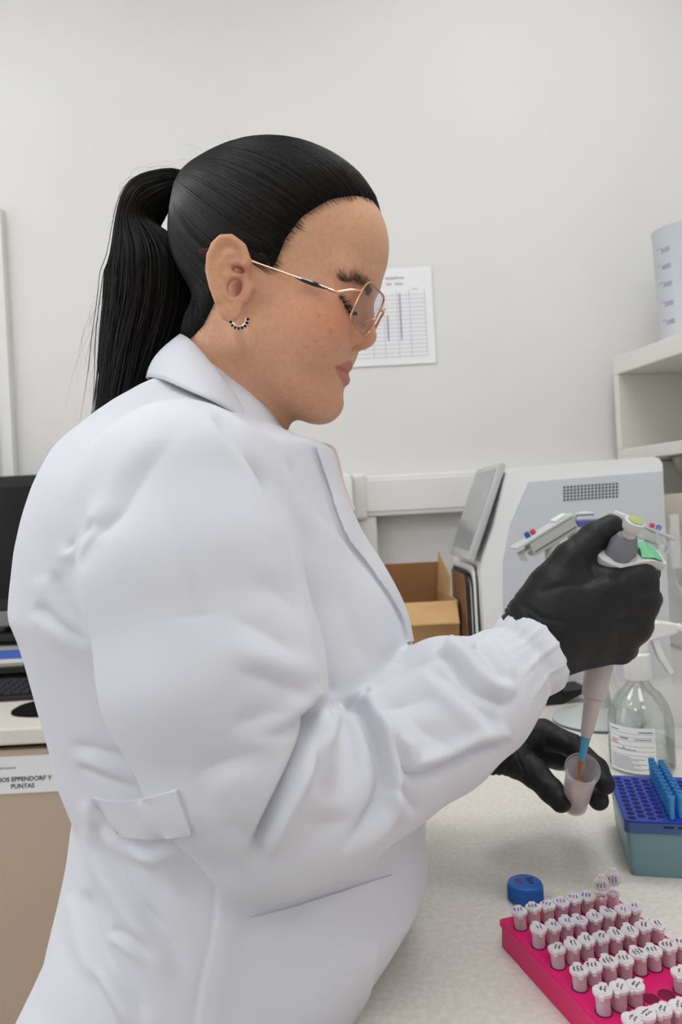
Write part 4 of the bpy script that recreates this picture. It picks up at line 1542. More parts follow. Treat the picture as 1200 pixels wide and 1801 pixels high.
# open shelf unit on the right
A = P(1078, 645, 1.90)
B = P(1200, 606, 1.64)
ang = math.atan2(B[1] - A[1], B[0] - A[0])       # runs towards the camera along the right wall
M = Matrix.Translation(Vector((A[0], A[1], 0))) @ Matrix.Rotation(ang, 4, 'Z')
sh = empty('wall_shelf', (A[0], A[1], A[2]), 'white open wall shelf unit at the right', 'shelf')
zt, th = P(1078, 630, 1.90)[2], 0.045
zl = P(1085, 792, 1.90)[2]
L, DP = 1.15, 0.26
MB().box((0, 0, zt - th), (L, DP, zt), M, 0.003).build('top_board', 'cubby', sh)
MB().box((0, 0, zl), (0.020, DP, zt - th), M, 0.002).build('end_panel', 'cubby', sh)
MB().box((L - 0.02, 0, zl), (L, DP, zt - th), M, 0.002).build('end_panel', 'cubby', sh)
MB().box((0.02, DP - 0.012, zl), (L - 0.02, DP, zt - th), M).build('back_panel', 'cubby', sh)
MB().box((0, 0, zl - 0.03), (L, DP, zl), M, 0.003).build('bottom_board', 'cubby', sh)
SHELF_M, SHELF_TOP = M, zt

# measuring beaker standing on the shelf
mat('milky_plastic', srgb(232, 234, 238), rough=0.3, trans=0.35, spec=0.4)
mat('ink_blue', srgb(130, 130, 176), rough=0.8)
bc = np.array(M @ Vector((0.16, 0.10, zt)))
bk = empty('measuring_beaker', bc, 'translucent white measuring beaker with blue graduations standing on the wall shelf', 'beaker')
BM = Matrix.Translation(Vector(bc))
bh, r0, r1 = 0.27, 0.060, 0.068
MB().lathe([(r0 - 0.004, 0.0005), (r0, 0.004), (r1, bh - 0.004), (r1 + 0.003, bh), (r1, bh + 0.001), (r1 - 0.003, bh - 0.004), (r0 - 0.003, 0.006), (0.001, 0.006)], 40, BM, False).add([tuple(BM @ Vector(((r0 - 0.004) * math.cos(a), (r0 - 0.004) * math.sin(a), 0.0005))) for a in np.linspace(0, 2 * math.pi, 40, endpoint=False)], [tuple(range(39, -1, -1))]).build('cup', 'milky_plastic', bk, True)
for txt, py in (('500', 438), ('400', 468), ('300', 499), ('200', 533), ('100', 566)):
    zz = P(1185, py, bc[1] - 0.05)[2]
    rr = r0 + (r1 - r0) * (zz - bc[2]) / bh + 0.0004
    av = math.atan2(CAM[1] - bc[1], CAM[0] - bc[0]) - 0.62
    Mx = BM @ Matrix.Rotation(av, 4, 'Z') @ Matrix.Translation((rr, 0, zz - bc[2])) @ Matrix(((0, 0, 1, 0), (1, 0, 0, 0), (0, 1, 0, 0), (0, 0, 0, 1)))
    text_obj('graduation', txt, 0.016, Mx, 'ink_blue', bk, 'CENTER')
    Mx2 = BM @ Matrix.Rotation(av - 0.32, 4, 'Z') @ Matrix.Translation((rr, 0, zz - bc[2]))
    MB().box((-0.0005, -0.005, 0.012), (0.0004, 0.006, 0.0132), Mx2).build('graduation_mark', 'ink_blue', bk)

# ================================================================ computer corner at the left
mat('black_plastic', srgb(24, 24, 26), rough=0.45)
mat('screen_off', srgb(16, 16, 18), rough=0.18, spec=0.5)
mat('grey_plastic', srgb(128, 128, 132), rough=0.4)
mat('key', srgb(46, 46, 52), rough=0.5)
mat('mat_black', srgb(20, 20, 22), rough=0.95, spec=0.1)
mat('blue_folder', srgb(84, 120, 214), rough=0.5)
mat('cream_paper', srgb(222, 208, 184), rough=0.85)
mo = empty('computer_monitor', P(-60, 1100, 1.82), 'black widescreen computer monitor standing on a riser behind the woman', 'monitor')
MY = 1.80
xl, xr = P(-330, 900, MY)[0], P(165, 900, MY)[0]
zt, zs, zb = P(52, 835, MY)[2], P(52, 1072, MY)[2], P(52, 1100, MY)[2]
MB().box((xl, MY, zs), (xr, MY + 0.04, zt), bev=0.004).build('casing', 'black_plastic', mo)
MB().box((xl + 0.022, MY - 0.002, zs + 0.03), (xr - 0.022, MY + 0.004, zt - 0.028)).build('screen', 'screen_off', mo)
MB().box((xl, MY - 0.002, zb), (xr, MY + 0.035, zs - 0.001), bev=0.003).build('chin_strip', 'grey_plastic', mo)
xm = (xl + xr) / 2
MB().box((xm - 0.05, MY + 0.03, zb - 0.012), (xm + 0.05, MY + 0.075, zs + 0.1), bev=0.004).build('stand_neck', 'black_plastic', mo)
RT = zb - 0.012
MB().box((xm - 0.12, MY - 0.02, RT), (xm + 0.12, MY + 0.13, RT + 0.012), bev=0.004).build('stand_base', 'black_plastic', mo)
# riser under the monitor
ri = empty('monitor_riser', P(-60, 1180, 1.8), 'black desktop riser with a paper slot under the monitor', 'riser')
ry0, ry1 = 1.73, 1.94
x1 = P(80, 1150, ry0)[0]
MB().box((xl, ry0, RT - 0.014), (x1, ry1, RT - 0.0003), bev=0.002).build('top_board', 'black_plastic', ri)
for xx in (x1 - 0.026, P(-110, 1150, ry0)[0], xl):
    MB().box((xx, ry0, BENCH), (xx + 0.024, ry1, RT - 0.014)).build('upright', 'black_plastic', ri)
shz = P(30, 1174, ry0)[2]
MB().box((xl + 0.024, ry0, shz - 0.012), (x1 - 0.026, ry1, shz)).build('shelf_board', 'black_plastic', ri)
MB().box((xl + 0.024, ry1 - 0.008, BENCH), (x1 - 0.026, ry1, RT - 0.014)).build('back_panel', 'black_plastic', ri)
xs = P(50, 1150, ry0 + 0.02)[0]
z = shz
for k, (nm, m, t, dx, dy, lab) in enumerate([('notepad', 'cream_paper', 0.007, -0.012, 0.004, 'cream notepad at the bottom of the riser slot'), ('paper_stack', 'paper', 0.010, 0.0, 0.0, 'white paper stack lying on the cream notepad'),
                                  ('folder', 'blue_folder', 0.018, -0.006, 0.012, 'shiny blue folder in the riser slot'), ('envelope', 'paper', 0.012, -0.002, 0.02, 'white envelope on top of the blue folder')]):
    o = MB().box((xs - 0.21 + dx, ry0 + 0.012 + dy, z + 0.0003), (xs + dx, ry0 + 0.19, z + t), bev=0.002).build(nm, m)
    tag(o, lab, 'paper' if 'paper' in m else 'folder')
    z += t
# keyboard
kb = empty('keyboard', P(0, 1205, 1.6), 'black keyboard on the desk in front of the monitor', 'keyboard')
k0, k1 = P(-260, 1230, 1.55), P(72, 1226, 1.55)
KM = Matrix.Translation(Vector((k1[0], 1.548, BENCH))) @ Matrix.Rotation(math.radians(2), 4, 'Z')
MB().box((-0.40, 0.0, 0.0), (0, 0.135, 0.012), KM, 0.003).build('keyboard_body', 'black_plastic', kb)
kme = MB().box((-0.0078, -0.0075, 0), (0.0078, 0.0075, 0.006), bev=0.0015)
km0 = kme.build('key', 'key', None)
first = True
for r in range(6):
    for c in range(20):
        o = km0 if first else km0.copy()
        if not first:
            COL.objects.link(o)
        first = False
        o.parent = kb
        o.matrix_parent_inverse = kb.matrix_basis.inverted()
        o.matrix_basis = KM @ Matrix.Translation((-0.016 - 0.0192 * c, 0.017 + 0.0198 * r, 0.0118 + 0.0012 * r))
mp = empty('mouse_pad', P(80, 1240, 1.47), 'black rounded mouse pad on the desk edge beside the keyboard', 'mouse pad')
pc = P(98, 1233, 1.47)
poly = []
for a in np.linspace(0, 2 * math.pi, 40, endpoint=False):
    rx, ry = 0.118, 0.072
    c_, s_ = math.cos(a), math.sin(a)
    poly.append((pc[0] + 0.035 + rx * math.copysign(abs(c_) ** 0.75, c_), 1.475 + ry * math.copysign(abs(s_) ** 0.75, s_)))
MB().prism(poly, BENCH + 0.0003, BENCH + 0.004).build('pad', 'mat_black', mp)

# ================================================================ cardboard box, folders and white device by the wall
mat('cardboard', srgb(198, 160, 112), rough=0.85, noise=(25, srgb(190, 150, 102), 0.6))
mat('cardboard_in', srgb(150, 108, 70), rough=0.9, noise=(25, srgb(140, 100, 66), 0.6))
cb = empty('cardboard_box', P(760, 1150, 1.6), 'open brown cardboard box on the bench in front of the wall', 'box')
by0, by1 = 1.50, 1.80
rim = P(770, 1058, by0)[2]
bx0, bx1 = P(672, 1060, by0)[0], P(806, 1058, by0)[0]
t = 0.004
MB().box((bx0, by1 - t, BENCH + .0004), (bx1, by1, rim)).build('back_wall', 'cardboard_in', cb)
MB().box((bx0, by0 + t, BENCH + .0004), (bx0 + t, by1 - t, rim)).build('side_wall', 'cardboard', cb)
MB().box((bx1 - t, by0 + t, BENCH + .0004), (bx1, by1 - t, rim)).build('side_wall', 'cardboard', cb)
MB().box((bx0, by0, BENCH + .0004), (bx1, by0 + t, rim)).build('front_wall', 'cardboard', cb)
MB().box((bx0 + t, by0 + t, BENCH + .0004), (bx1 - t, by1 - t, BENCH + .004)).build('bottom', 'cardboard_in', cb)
fz = P(760, 988, by1)[2]
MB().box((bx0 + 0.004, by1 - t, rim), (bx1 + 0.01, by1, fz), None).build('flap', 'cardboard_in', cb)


def quad_slab(mb, q, n, th):
    q = np.array(q, float)
    n = np.array(n, float) / np.linalg.norm(n)
    V = np.vstack([q, q + n * th])
    mb.add(V, [(3, 2, 1, 0), (4, 5, 6, 7), (0, 1, 5, 4), (1, 2, 6, 5), (2, 3, 7, 6), (3, 0, 4, 7)])
    return mb


fy = 0.085
q = [(bx0 + 0.006, by0, rim), (bx1 - 0.004, by0, rim), (bx1 - 0.012, by0 - fy, rim - 0.030), (bx0 + 0.015, by0 - fy, rim - 0.030)]
quad_slab(MB(), q, (0, -0.3, -1), 0.003).build('flap', 'cardboard', cb)
q = [(bx1 - 0.003, by0 + 0.11, rim), (bx1 - 0.003, by1 - 0.01, rim), (bx1 + 0.002, by1 - 0.01, rim + 0.085), (bx1 + 0.001, by0 + 0.115, rim + 0.04)]
quad_slab(MB(), q, (1, 0, 0), 0.003).build('flap', 'cardboard', cb)
q = [(bx0, by0 + 0.01, rim), (bx0, by1 - 0.01, rim), (bx0 - 0.03, by1 - 0.01, rim + 0.07), (bx0 - 0.04, by0 + 0.02, rim + 0.05)]
quad_slab(MB(), q, (-1, 0, 0), 0.003).build('flap', 'cardboard', cb)

# upright folders leaning between the box and the analyser
mat('folder_dark', srgb(34, 34, 36), rough=0.5)
mat('folder_white', srgb(226, 222, 216), rough=0.5)
mat('folder_brown', srgb(120, 86, 60), rough=0.6)
fx = P(816, 1050, 1.44)[0] + 0.002
for k, (m, w_, top, lab) in enumerate([('folder_brown', 0.002, 0.225, 'brown card folder standing upright, next to the cardboard box'), ('folder_dark', 0.006, 0.232, 'thick black folder standing upright, second from the box'),
                                   ('folder_white', 0.0015, 0.222, 'thin white folder standing between two black folders'), ('folder_dark', 0.002, 0.226, 'thin black folder standing upright, fourth from the box'),
                                   ('folder_white', 0.005, 0.242, 'thick white binder with rounded corner leaning nearest the analyser')]):
    y0, y1, rr = 1.43, 1.60, 0.03
    pl = [(y0, BENCH), (y1, BENCH), (y1, BENCH + top)] + [(y0 + rr - rr * math.sin(a), BENCH + top - rr + rr * math.cos(a)) for a in np.linspace(0, math.pi / 2, 6)]
    M_ = Matrix.Translation((fx, 0, 0)) @ Matrix.Translation((0, 0, BENCH)) @ Matrix.Rotation(math.radians(0.0), 4, 'Y') @ Matrix.Translation((0, 0, -BENCH))
    o = MB().prism(pl, 0, w_, M_, axis=0).build('document_folder', m)
    tag(o, lab, 'folder', 'folders standing beside the box')
    fx += w_ + 0.0012

# small white dispenser peeking out behind her chest
dv = empty('wall_dispenser', P(590, 880, 1.86), 'rounded white dispenser on the wall just behind her chest', 'dispenser')
dx0, dx1 = P(540, 870, 1.86)[0], P(622, 870, 1.86)[0]
MB().box((dx0, 1.84, P(590, 990, 1.86)[2]), (dx1, WALL_Y - 0.001, P(600, 834, 1.86)[2]), bev=0.018).build('housing', 'white_plastic', dv, True)
MB().box((dx0 + 0.02, 1.834, P(590, 965, 1.86)[2]), (dx1 - 0.02, 1.845, P(590, 880, 1.86)[2]), bev=0.004).build('cover', 'white_paint', dv, True)

# ================================================================ bench-top analyser with tilted screen
mat('analyser_white', srgb(236, 236, 236), rough=0.3, spec=0.5)
mat('analyser_grey', srgb(206, 208, 214), rough=0.45)
mat('screen_grey', srgb(150, 152, 154), rough=0.12, spec=0.6)
mat('screen_frame', srgb(186, 188, 188), rough=0.3)
mat('hole_dark', srgb(70, 68, 64), rough=0.9)
an = empty('analyser', P(1000, 1200, 1.5), 'white bench-top analyser with ventilated grey side and tilted touch screen', 'analyser')
AY, AD = 1.40, 0.34


def XZ(px, py, d=AY):
    p = P(px, py, d)
    return (p[0], p[2])


body = [XZ(908, 822), XZ(1148, 803), XZ(1160, 806), XZ(1166, 816), XZ(1182, 1200), XZ(856, 1212), XZ(853, 1110), XZ(846, 1010), XZ(852, 980), XZ(870, 930), XZ(893, 830)]
body[4] = (body[4][0], BENCH)
body[5] = (body[5][0], BENCH)
MB().prism(body, AY, AY + AD, axis=1).build('housing', 'analyser_white', an)
side = [XZ(928, 848), XZ(1164, 829), XZ(1178, 1190), XZ(886, 1200), XZ(884, 1110), XZ(884, 985), XZ(897, 920)]
side = [(a, max(z_, BENCH + 0.004)) for a, z_ in side]
MB().prism(side, AY - 0.004, AY + 0.002, axis=1).build('side_panel', 'analyser_grey', an)
hm = None
for r in range(5):
    for c in range(16):
        p = P(993 + 6.15 * c, 857 - 0.42 * c + 5.6 * r, AY - 0.004)
        if hm is None:
            hm = MB().lathe([(0.0001, -0.0004), (0.0021, -0.0004), (0.0021, 0.0008), (0.0001, 0.0008)], 8, Matrix.Rotation(math.pi / 2, 4, 'X')).build('vent_hole', 'hole_dark')
            o = hm
        else:
            o = hm.copy()
            COL.objects.link(o)
        o.parent = an
        o.matrix_parent_inverse = an.matrix_basis.inverted()
        o.matrix_basis = Matrix.Translation((p[0], AY - 0.0042, p[2]))
s0, s1 = np.array(P(893, 816, AY + 0.01)), np.array(P(836, 990, AY + 0.01))
ax = (s0 - s1) / np.linalg.norm(s0 - s1)
nrm = np.array([-ax[2], 0, ax[0]])
if nrm[0] > 0:
    nrm = -nrm
SM = Matrix(((ax[0], 0, nrm[0], s1[0]), (0, -1, 0, AY + 0.30), (ax[2], 0, nrm[2], s1[2]), (0, 0, 0, 1)))
ln = float(np.linalg.norm(s0 - s1))
scr = MB().box((0, 0.04, 0.0), (ln, 0.285, 0.014), SM, 0.005).build('touch_screen', 'screen_frame', an, True)
MB().box((0.018, 0.055, 0.0135), (ln - 0.012, 0.27, 0.0146), SM).build('display', 'screen_grey', scr)
MB().box((0.06, 0.1, -0.04), (ln - 0.05, 0.22, 0.001), SM).build('screen_mount', 'analyser_white', scr)

# instrument and steel bowl further right
mat('beige_plastic', srgb(214, 208, 192), rough=0.5)
mat('steel', srgb(168, 160, 152), rough=0.28, metal=0.9)
bi = empty('benchtop_balance', P(1230, 1000, 1.75), 'cream bench-top balance behind the analyser', 'balance')
MB().box((P(1172, 1000, 1.76)[0], 1.66, BENCH + 0.0005), (P(1172, 1000, 1.76)[0] + 0.24, 1.88, P(1190, 868, 1.70)[2]), bev=0.012).build('housing', 'beige_plastic', bi, True)
MB().box((P(1180, 1000, 1.66)[0], 1.652, P(1180, 905, 1.66)[2] - 0.12), (P(1196, 1000, 1.66)[0], 1.661, P(1180, 905, 1.66)[2])).build('side_strip', 'paper', bi)
pc = P(1243, 850, 1.74)
ztop = P(1190, 868, 1.70)[2]
MB().lathe([(0.012, 0), (0.02, 0.004), (0.012, 0.010), (0.010, 0.016)], 20, Matrix.Translation((pc[0], 1.75, ztop - 0.001))).build('pan_support', 'steel', bi, True)
bw = MB().lathe([(0.028, 0.0), (0.045, 0.010), (0.060, 0.035), (0.068, 0.070), (0.078, 0.072), (0.077, 0.0745), (0.065, 0.073), (0.057, 0.037), (0.042, 0.013), (0.002, 0.004)], 36, Matrix.Translation((pc[0], 1.75, ztop + 0.0152))).build('steel_bowl', 'steel', None, True)
tag(bw, 'round steel weighing bowl resting on the cream balance', 'bowl')

def milky(name, col, alpha, rough):
    """thin translucent plastic: clear film with a whitish body"""
    m = mat(name, col, rough=rough, spec=0.5)
    nt = m.node_tree
    b = nt.nodes['Principled BSDF']
    out = [n for n in nt.nodes if n.type == 'OUTPUT_MATERIAL'][0]
    tr = nt.nodes.new('ShaderNodeBsdfTransparent')
    tr.inputs[0].default_value = (0.97, 0.97, 0.97, 1)
    lw = nt.nodes.new('ShaderNodeLayerWeight')
    lw.inputs['Blend'].default_value = 0.35
    mr = nt.nodes.new('ShaderNodeMapRange')
    mr.inputs[3].default_value = alpha
    mr.inputs[4].default_value = min(1.0, alpha + 0.55)
    mx = nt.nodes.new('ShaderNodeMixShader')
    nt.links.new(lw.outputs['Facing'], mr.inputs[0])
    nt.links.new(mr.outputs[0], mx.inputs[0])
    nt.links.new(tr.outputs[0], mx.inputs[1])
    nt.links.new(b.outputs[0], mx.inputs[2])
    nt.links.new(mx.outputs[0], out.inputs[0])
    return m


# ================================================================ pipette in her hand
mat('pip_grey', srgb(206, 203, 202), rough=0.4)
mat('pip_shaft', srgb(190, 180, 178), rough=0.42)
mat('pip_dark', srgb(124, 122, 132), rough=0.42)
mat('pip_green', srgb(112, 196, 146), rough=0.45)
mat('pip_button', srgb(170, 186, 120), rough=0.5)
mat('tip_blue', srgb(104, 190, 226), rough=0.25, trans=0.45, spec=0.5)
mat('tip_blue_rack', srgb(84, 172, 232), rough=0.3, trans=0.3, spec=0.5)
mat('liquid_orange', srgb(186, 104, 48), rough=0.25, trans=0.15)
TIP, TOP = P(1018, 1366, .6405), P(1103, 912, .625)
ax = TOP - TIP
PL = float(np.linalg.norm(ax))
PM = frame(TIP, ax, (1, 0, 0))          # local z up the pipette, local x to the right
pp = empty('pipette', TIP, 'grey and white pipette with green label and blue tip held in the gloved fist', 'pipette')


def along(py):
    """length along the pipette that appears at image row py"""
    return PL * (1366 - py) / (1366 - 912.0)


tipo = MB().lathe([(0.0024, along(1338)), (0.0026, along(1335)), (0.0040, along(1296)), (0.0047, along(1284))], 20, PM, False).build('disposable_tip', 'tip_blue', pp, True)
md = tipo.modifiers.new('wall', 'SOLIDIFY')
md.thickness = 0.0004
MB().lathe([(0.0005, 0.0), (0.0009, 0.0002), (0.00245, along(1338)), (0.0022, along(1334))], 16, PM).build('sample_liquid', 'liquid_orange', tipo, True)
MB().lathe([(0.0030, along(1304)), (0.0044, along(1291)), (0.0052, along(1285)), (0.0062, along(1262)), (0.0074, along(1230)), (0.0076, along(1226)), (0.0100, along(1222)), (0.0104, along(1214)), (0.0112, along(1175)), (0.0112, along(1150))], 28, PM).build('shaft', 'pip_shaft', pp, True)
MB().lathe([(0.0112, along(1152)), (0.0120, along(1120)), (0.0120, along(1040)), (0.0124, along(1020)), (0.0110, along(1008))], 28, PM).build('grip', 'pip_grey', pp, True)
# head: white saucer with the finger hook reaching right, green inlay
zh = along(984)
ol = []
for a in np.linspace(90, 270, 15):
    ol.append((0.0175 * math.cos(math.radians(a)) - 0.002, 0.0155 * math.sin(math.radians(a))))
ol += [(0.012, -0.0155), (0.024, -0.014), (0.036, -0.012), (0.0385, -0.008), (0.0385, 0.008), (0.036, 0.012), (0.024, 0.014), (0.012, 0.0155)]


def hook_z(x):
    return 0.010 * sstep(np.array(x), -0.005, 0.02) - 0.005 * sstep(np.array(x), 0.022, 0.04)


_tz = CU * 0.86 + CR * 0.20 - CB * 0.55
TILT = frame(P(1087, 980, .617), _tz, tuple(CR * 0.97 - CU * 0.06 + CB * 0.1))


def slab(name, m, o, z0, z1, parent, inset=1.0, cx=0.0):
    n = len(o)
    V = [(cx + (x - cx) * inset, y * inset, float(hook_z(x)) + z0) for x, y in o] + [(cx + (x - cx) * inset, y * inset, float(hook_z(x)) + z1) for x, y in o]
    # centre strip for smooth curvature
    Fc = [(i, (i + 1) % n, n + (i + 1) % n, n + i) for i in range(n)]
    V += [(0.0, 0, z0), (0.0, 0, z1 + float(hook_z(0.0)) * 0)]
    V[-2] = (cx, 0, float(hook_z(cx)) + z0)
    V[-1] = (cx, 0, float(hook_z(cx)) + z1)
    Fc += [(2 * n, (i + 1) % n, i) for i in range(n)] + [(2 * n + 1, n + i, n + (i + 1) % n) for i in range(n)]
    V = [tuple(TILT @ Vector(v)) for v in V]
    return MB().add(V, Fc).build(name, m, parent)


hk = slab('finger_hook', 'pip_grey', ol, -0.006, 0.0015, pp, 1.0, 0.006)
bv = hk.modifiers.new('bevel', 'BEVEL')
bv.width = 0.0012
bv.segments = 2
gl = [(0.013, -0.0105), (0.023, -0.0115), (0.033, -0.010), (0.034, 0.008), (0.023, 0.0115), (0.013, 0.0105), (0.0155, 0.0)]
slab('green_label', 'pip_green', gl, 0.0012, 0.0020, hk, 1.0, 0.022)
MB().lathe([(0.0148, -0.020), (0.0160, -0.006), (0.0165, 0.0005), (0.0150, 0.0018), (0.0140, 0.0005)], 28, TILT).build('collar', 'pip_grey', pp, True)
mb = MB()
n = 72
prof = [(0.0128, 0.0), (0.0125, 0.004), (0.0108, 0.014), (0.0082, 0.021), (0.0055, 0.0215)]
V, Fc = [], []
for r, z in prof:
    for k in range(n):
        a = 2 * math.pi * k / n
        rr = r * (1.0 + (0.05 * math.copysign(abs(math.sin(8 * a)) ** 0.6, math.sin(8 * a)) if 0.001 < z < 0.020 else 0))
        V.append(tuple(TILT @ Vector((rr * math.cos(a), rr * math.sin(a), z))))
for i in range(len(prof) - 1):
    for k in range(n):
        Fc.append((i * n + k, i * n + (k + 1) % n, (i + 1) * n + (k + 1) % n, (i + 1) * n + k))
Fc.append(tuple(range((len(prof) - 1) * n, len(prof) * n)))
mb.add(V, Fc).build('volume_dial', 'pip_dark', pp, True)
MB().lathe([(0.0050, 0.019), (0.0056, 0.026), (0.0062, 0.028), (0.0080, 0.029), (0.0088, 0.032), (0.0084, 0.0365), (0.0068, 0.0374)], 28, TILT).build('plunger_button', 'pip_grey', pp, True)
MB().lathe([(0.0064, 0.0368), (0.0062, 0.0382), (0.0030, 0.0388)], 20, TILT).build('button_cap', 'pip_button', pp, True)

# ================================================================ sample tube held in the left hand
milky('tube_clear', srgb(226, 224, 230), 0.10, 0.2)
mat('sample_pink', srgb(186, 128, 116), rough=0.5)
mat('sediment', srgb(222, 204, 170), rough=0.9, bump=(500, 0.8, 0.002))
mat('sediment_red', srgb(150, 96, 88), rough=0.7)
RIM, BOT = P(1025, 1352, .634), P(1010, 1416, .686)
VM = frame(BOT, RIM - BOT)
VL = float(np.linalg.norm(RIM - BOT))
st = empty('sample_tube', BOT, 'open clear plastic sample tube with pinkish sample in the gloved fingers', 'sample tube')
MB().lathe([(0.001, 0.0), (0.0100, 0.0006), (0.0116, 0.003), (0.0132, VL - 0.010), (0.0134, VL - 0.003), (0.0149, VL - 0.0028), (0.0150, VL - 0.0006), (0.0143, VL), (0.0124, VL), (0.0121, VL - 0.010), (0.0106, 0.004), (0.001, 0.0018)], 40, VM, False).build('tube_wall', 'tube_clear', st, True)
MB().lathe([(0.0002, 0.0020), (0.0103, 0.0040), (0.01035, 0.009), (0.0002, 0.0091)], 32, VM, False).build('settled_layer', 'sediment_red', st, True)
MB().lathe([(0.0002, 0.0092), (0.01045, 0.0092), (0.01105, 0.030), (0.0002, 0.0301)], 32, VM, False).build('sample', 'sample_pink', st, True)
V = []
rng = np.random.RandomState(2)
f = Field((-0.012, -0.012, -0.004), (0.012, 0.012, 0.012), 0.0011)
for k in range(9):
    a, r = rng.uniform(2.2, 5.4), rng.uniform(0.001, 0.0068)
    f.ell((r * math.cos(a), r * math.sin(a), rng.uniform(-0.001, 0.003)), rng.uniform(0.002, 0.0038, 3), 0.0012)
V, Q = f.mesh()
Mv = np.array(VM)
V = (V + np.array([0, 0, 0.0315])) @ Mv[:3, :3].T + Mv[:3, 3]
tag(link('solid_lump', mesh_np('solid_lump', V, Q), 'sediment', st, True), 'cream solid residue inside the tube')

# ================================================================ blue screw cap
mat('cap_blue', srgb(40, 108, 196), rough=0.4)
mat('marker_red', srgb(150, 60, 110), rough=0.8)
mat('marker_dark', srgb(50, 44, 66), rough=0.8)
cp = P(924, 1566, .672)
cy = .672
cpx = P(924, 1560, .672)[0]
cap = empty('screw_cap', (cpx, cy, BENCH), 'blue screw cap with marker notes lying on the bench', 'cap')
CM = Matrix.Translation((cpx, cy, BENCH + 0.0003))
MB().lathe([(0.0150, 0.0), (0.0156, 0.0005), (0.0156, 0.0120), (0.0150, 0.0146), (0.0138, 0.0155), (0.0100, 0.0158), (0.0002, 0.0158)], 44, CM, True).build('cap_body', 'cap_blue', cap, True)
mb = MB()
for k in range(44):
    a = 2 * math.pi * k / 44
    mb.box((-0.0004, -0.00025, 0.001), (0.0004, 0.00025, 0.0125), CM @ Matrix.Rotation(a, 4, 'Z') @ Matrix.Translation((0.0156, 0, 0)))
mb.build('ribs', 'cap_blue', cap)


def scribble(cx, cy_, w_, h_, seed, n=26):
    r = np.random.RandomState(seed)
    p = np.stack([cx + np.linspace(-w_, w_, n) + r.normal(0, w_ * .12, n), cy_ + h_ * np.sin(np.linspace(0, 5 * math.pi, n)) * r.uniform(.4, 1, n)], 1)
    return p


def ink(name, lines, r, z, M, m, parent):
    mb = MB()
    for p in lines:
        mb.tube([tuple(M @ Vector((a, b_, z))) for a, b_ in p], r, 4)
    return mb.build(name, m, parent)


ink('marker_note', [scribble(-0.0055, 0.003, 0.003, 0.0016, 1), scribble(-0.0050, -0.001, 0.0028, 0.0016, 2), scribble(-0.005, -0.005, 0.0028, 0.0014, 3)], 0.0003, 0.0159, CM, 'marker_red', cap)
ink('marker_note', [scribble(0.0045, 0.004, 0.0028, 0.0016, 4), scribble(0.0045, 0.000, 0.0026, 0.0016, 5), scribble(0.005, -0.004, 0.0024, 0.0014, 6)], 0.0003, 0.0159, CM, 'marker_dark', cap)

# ================================================================ tip box with blue tips
mat('box_blue', srgb(36, 62, 170), rough=0.4)
mat('box_band', srgb(66, 92, 140), rough=0.35)
mat('box_teal', srgb(126, 164, 172), rough=0.3, trans=0.25)
mat('hole_blue', srgb(12, 22, 90), rough=0.8)
fl = P(1098, 1444, .700)                        # front left top corner
bl = P(1070, 1359, .818)
top_z = fl[2]
vx, vy = bl[0] - fl[0], bl[1] - fl[1]
ang = math.atan2(vy, vx) - math.pi / 2
TM = Matrix.Translation((fl[0], fl[1], BENCH)) @ Matrix.Rotation(ang, 4, 'Z')
HB = top_z - BENCH
TW, TD = 0.118, 0.122
tb = empty('tip_box', fl * np.array([1, 1, 0]) + np.array([0, 0, BENCH]), 'teal pipette tip box with perforated dark blue tray', 'tip box')
# lower box, slightly tapered
def taper_box(x0, x1, y0, y1, z0, z1, s, rr, M):
    def ring(x0, x1, y0, y1, z):
        out = []
        for cx, cy_, a0 in ((x1 - rr, y1 - rr, 0), (x0 + rr, y1 - rr, 90), (x0 + rr, y0 + rr, 180), (x1 - rr, y0 + rr, 270)):
            for a in np.linspace(a0, a0 + 90, 5):
                out.append(tuple(M @ Vector((cx + rr * math.cos(math.radians(a)), cy_ + rr * math.sin(math.radians(a)), z))))
        return out
    a = ring(x0 + s, x1 - s, y0 + s, y1 - s, z0)
    b_ = ring(x0, x1, y0, y1, z1)
    n = len(a)
    return a + b_, [tuple(range(n - 1, -1, -1)), tuple(range(n, 2 * n))] + [(i, (i + 1) % n, n + (i + 1) % n, n + i) for i in range(n)]


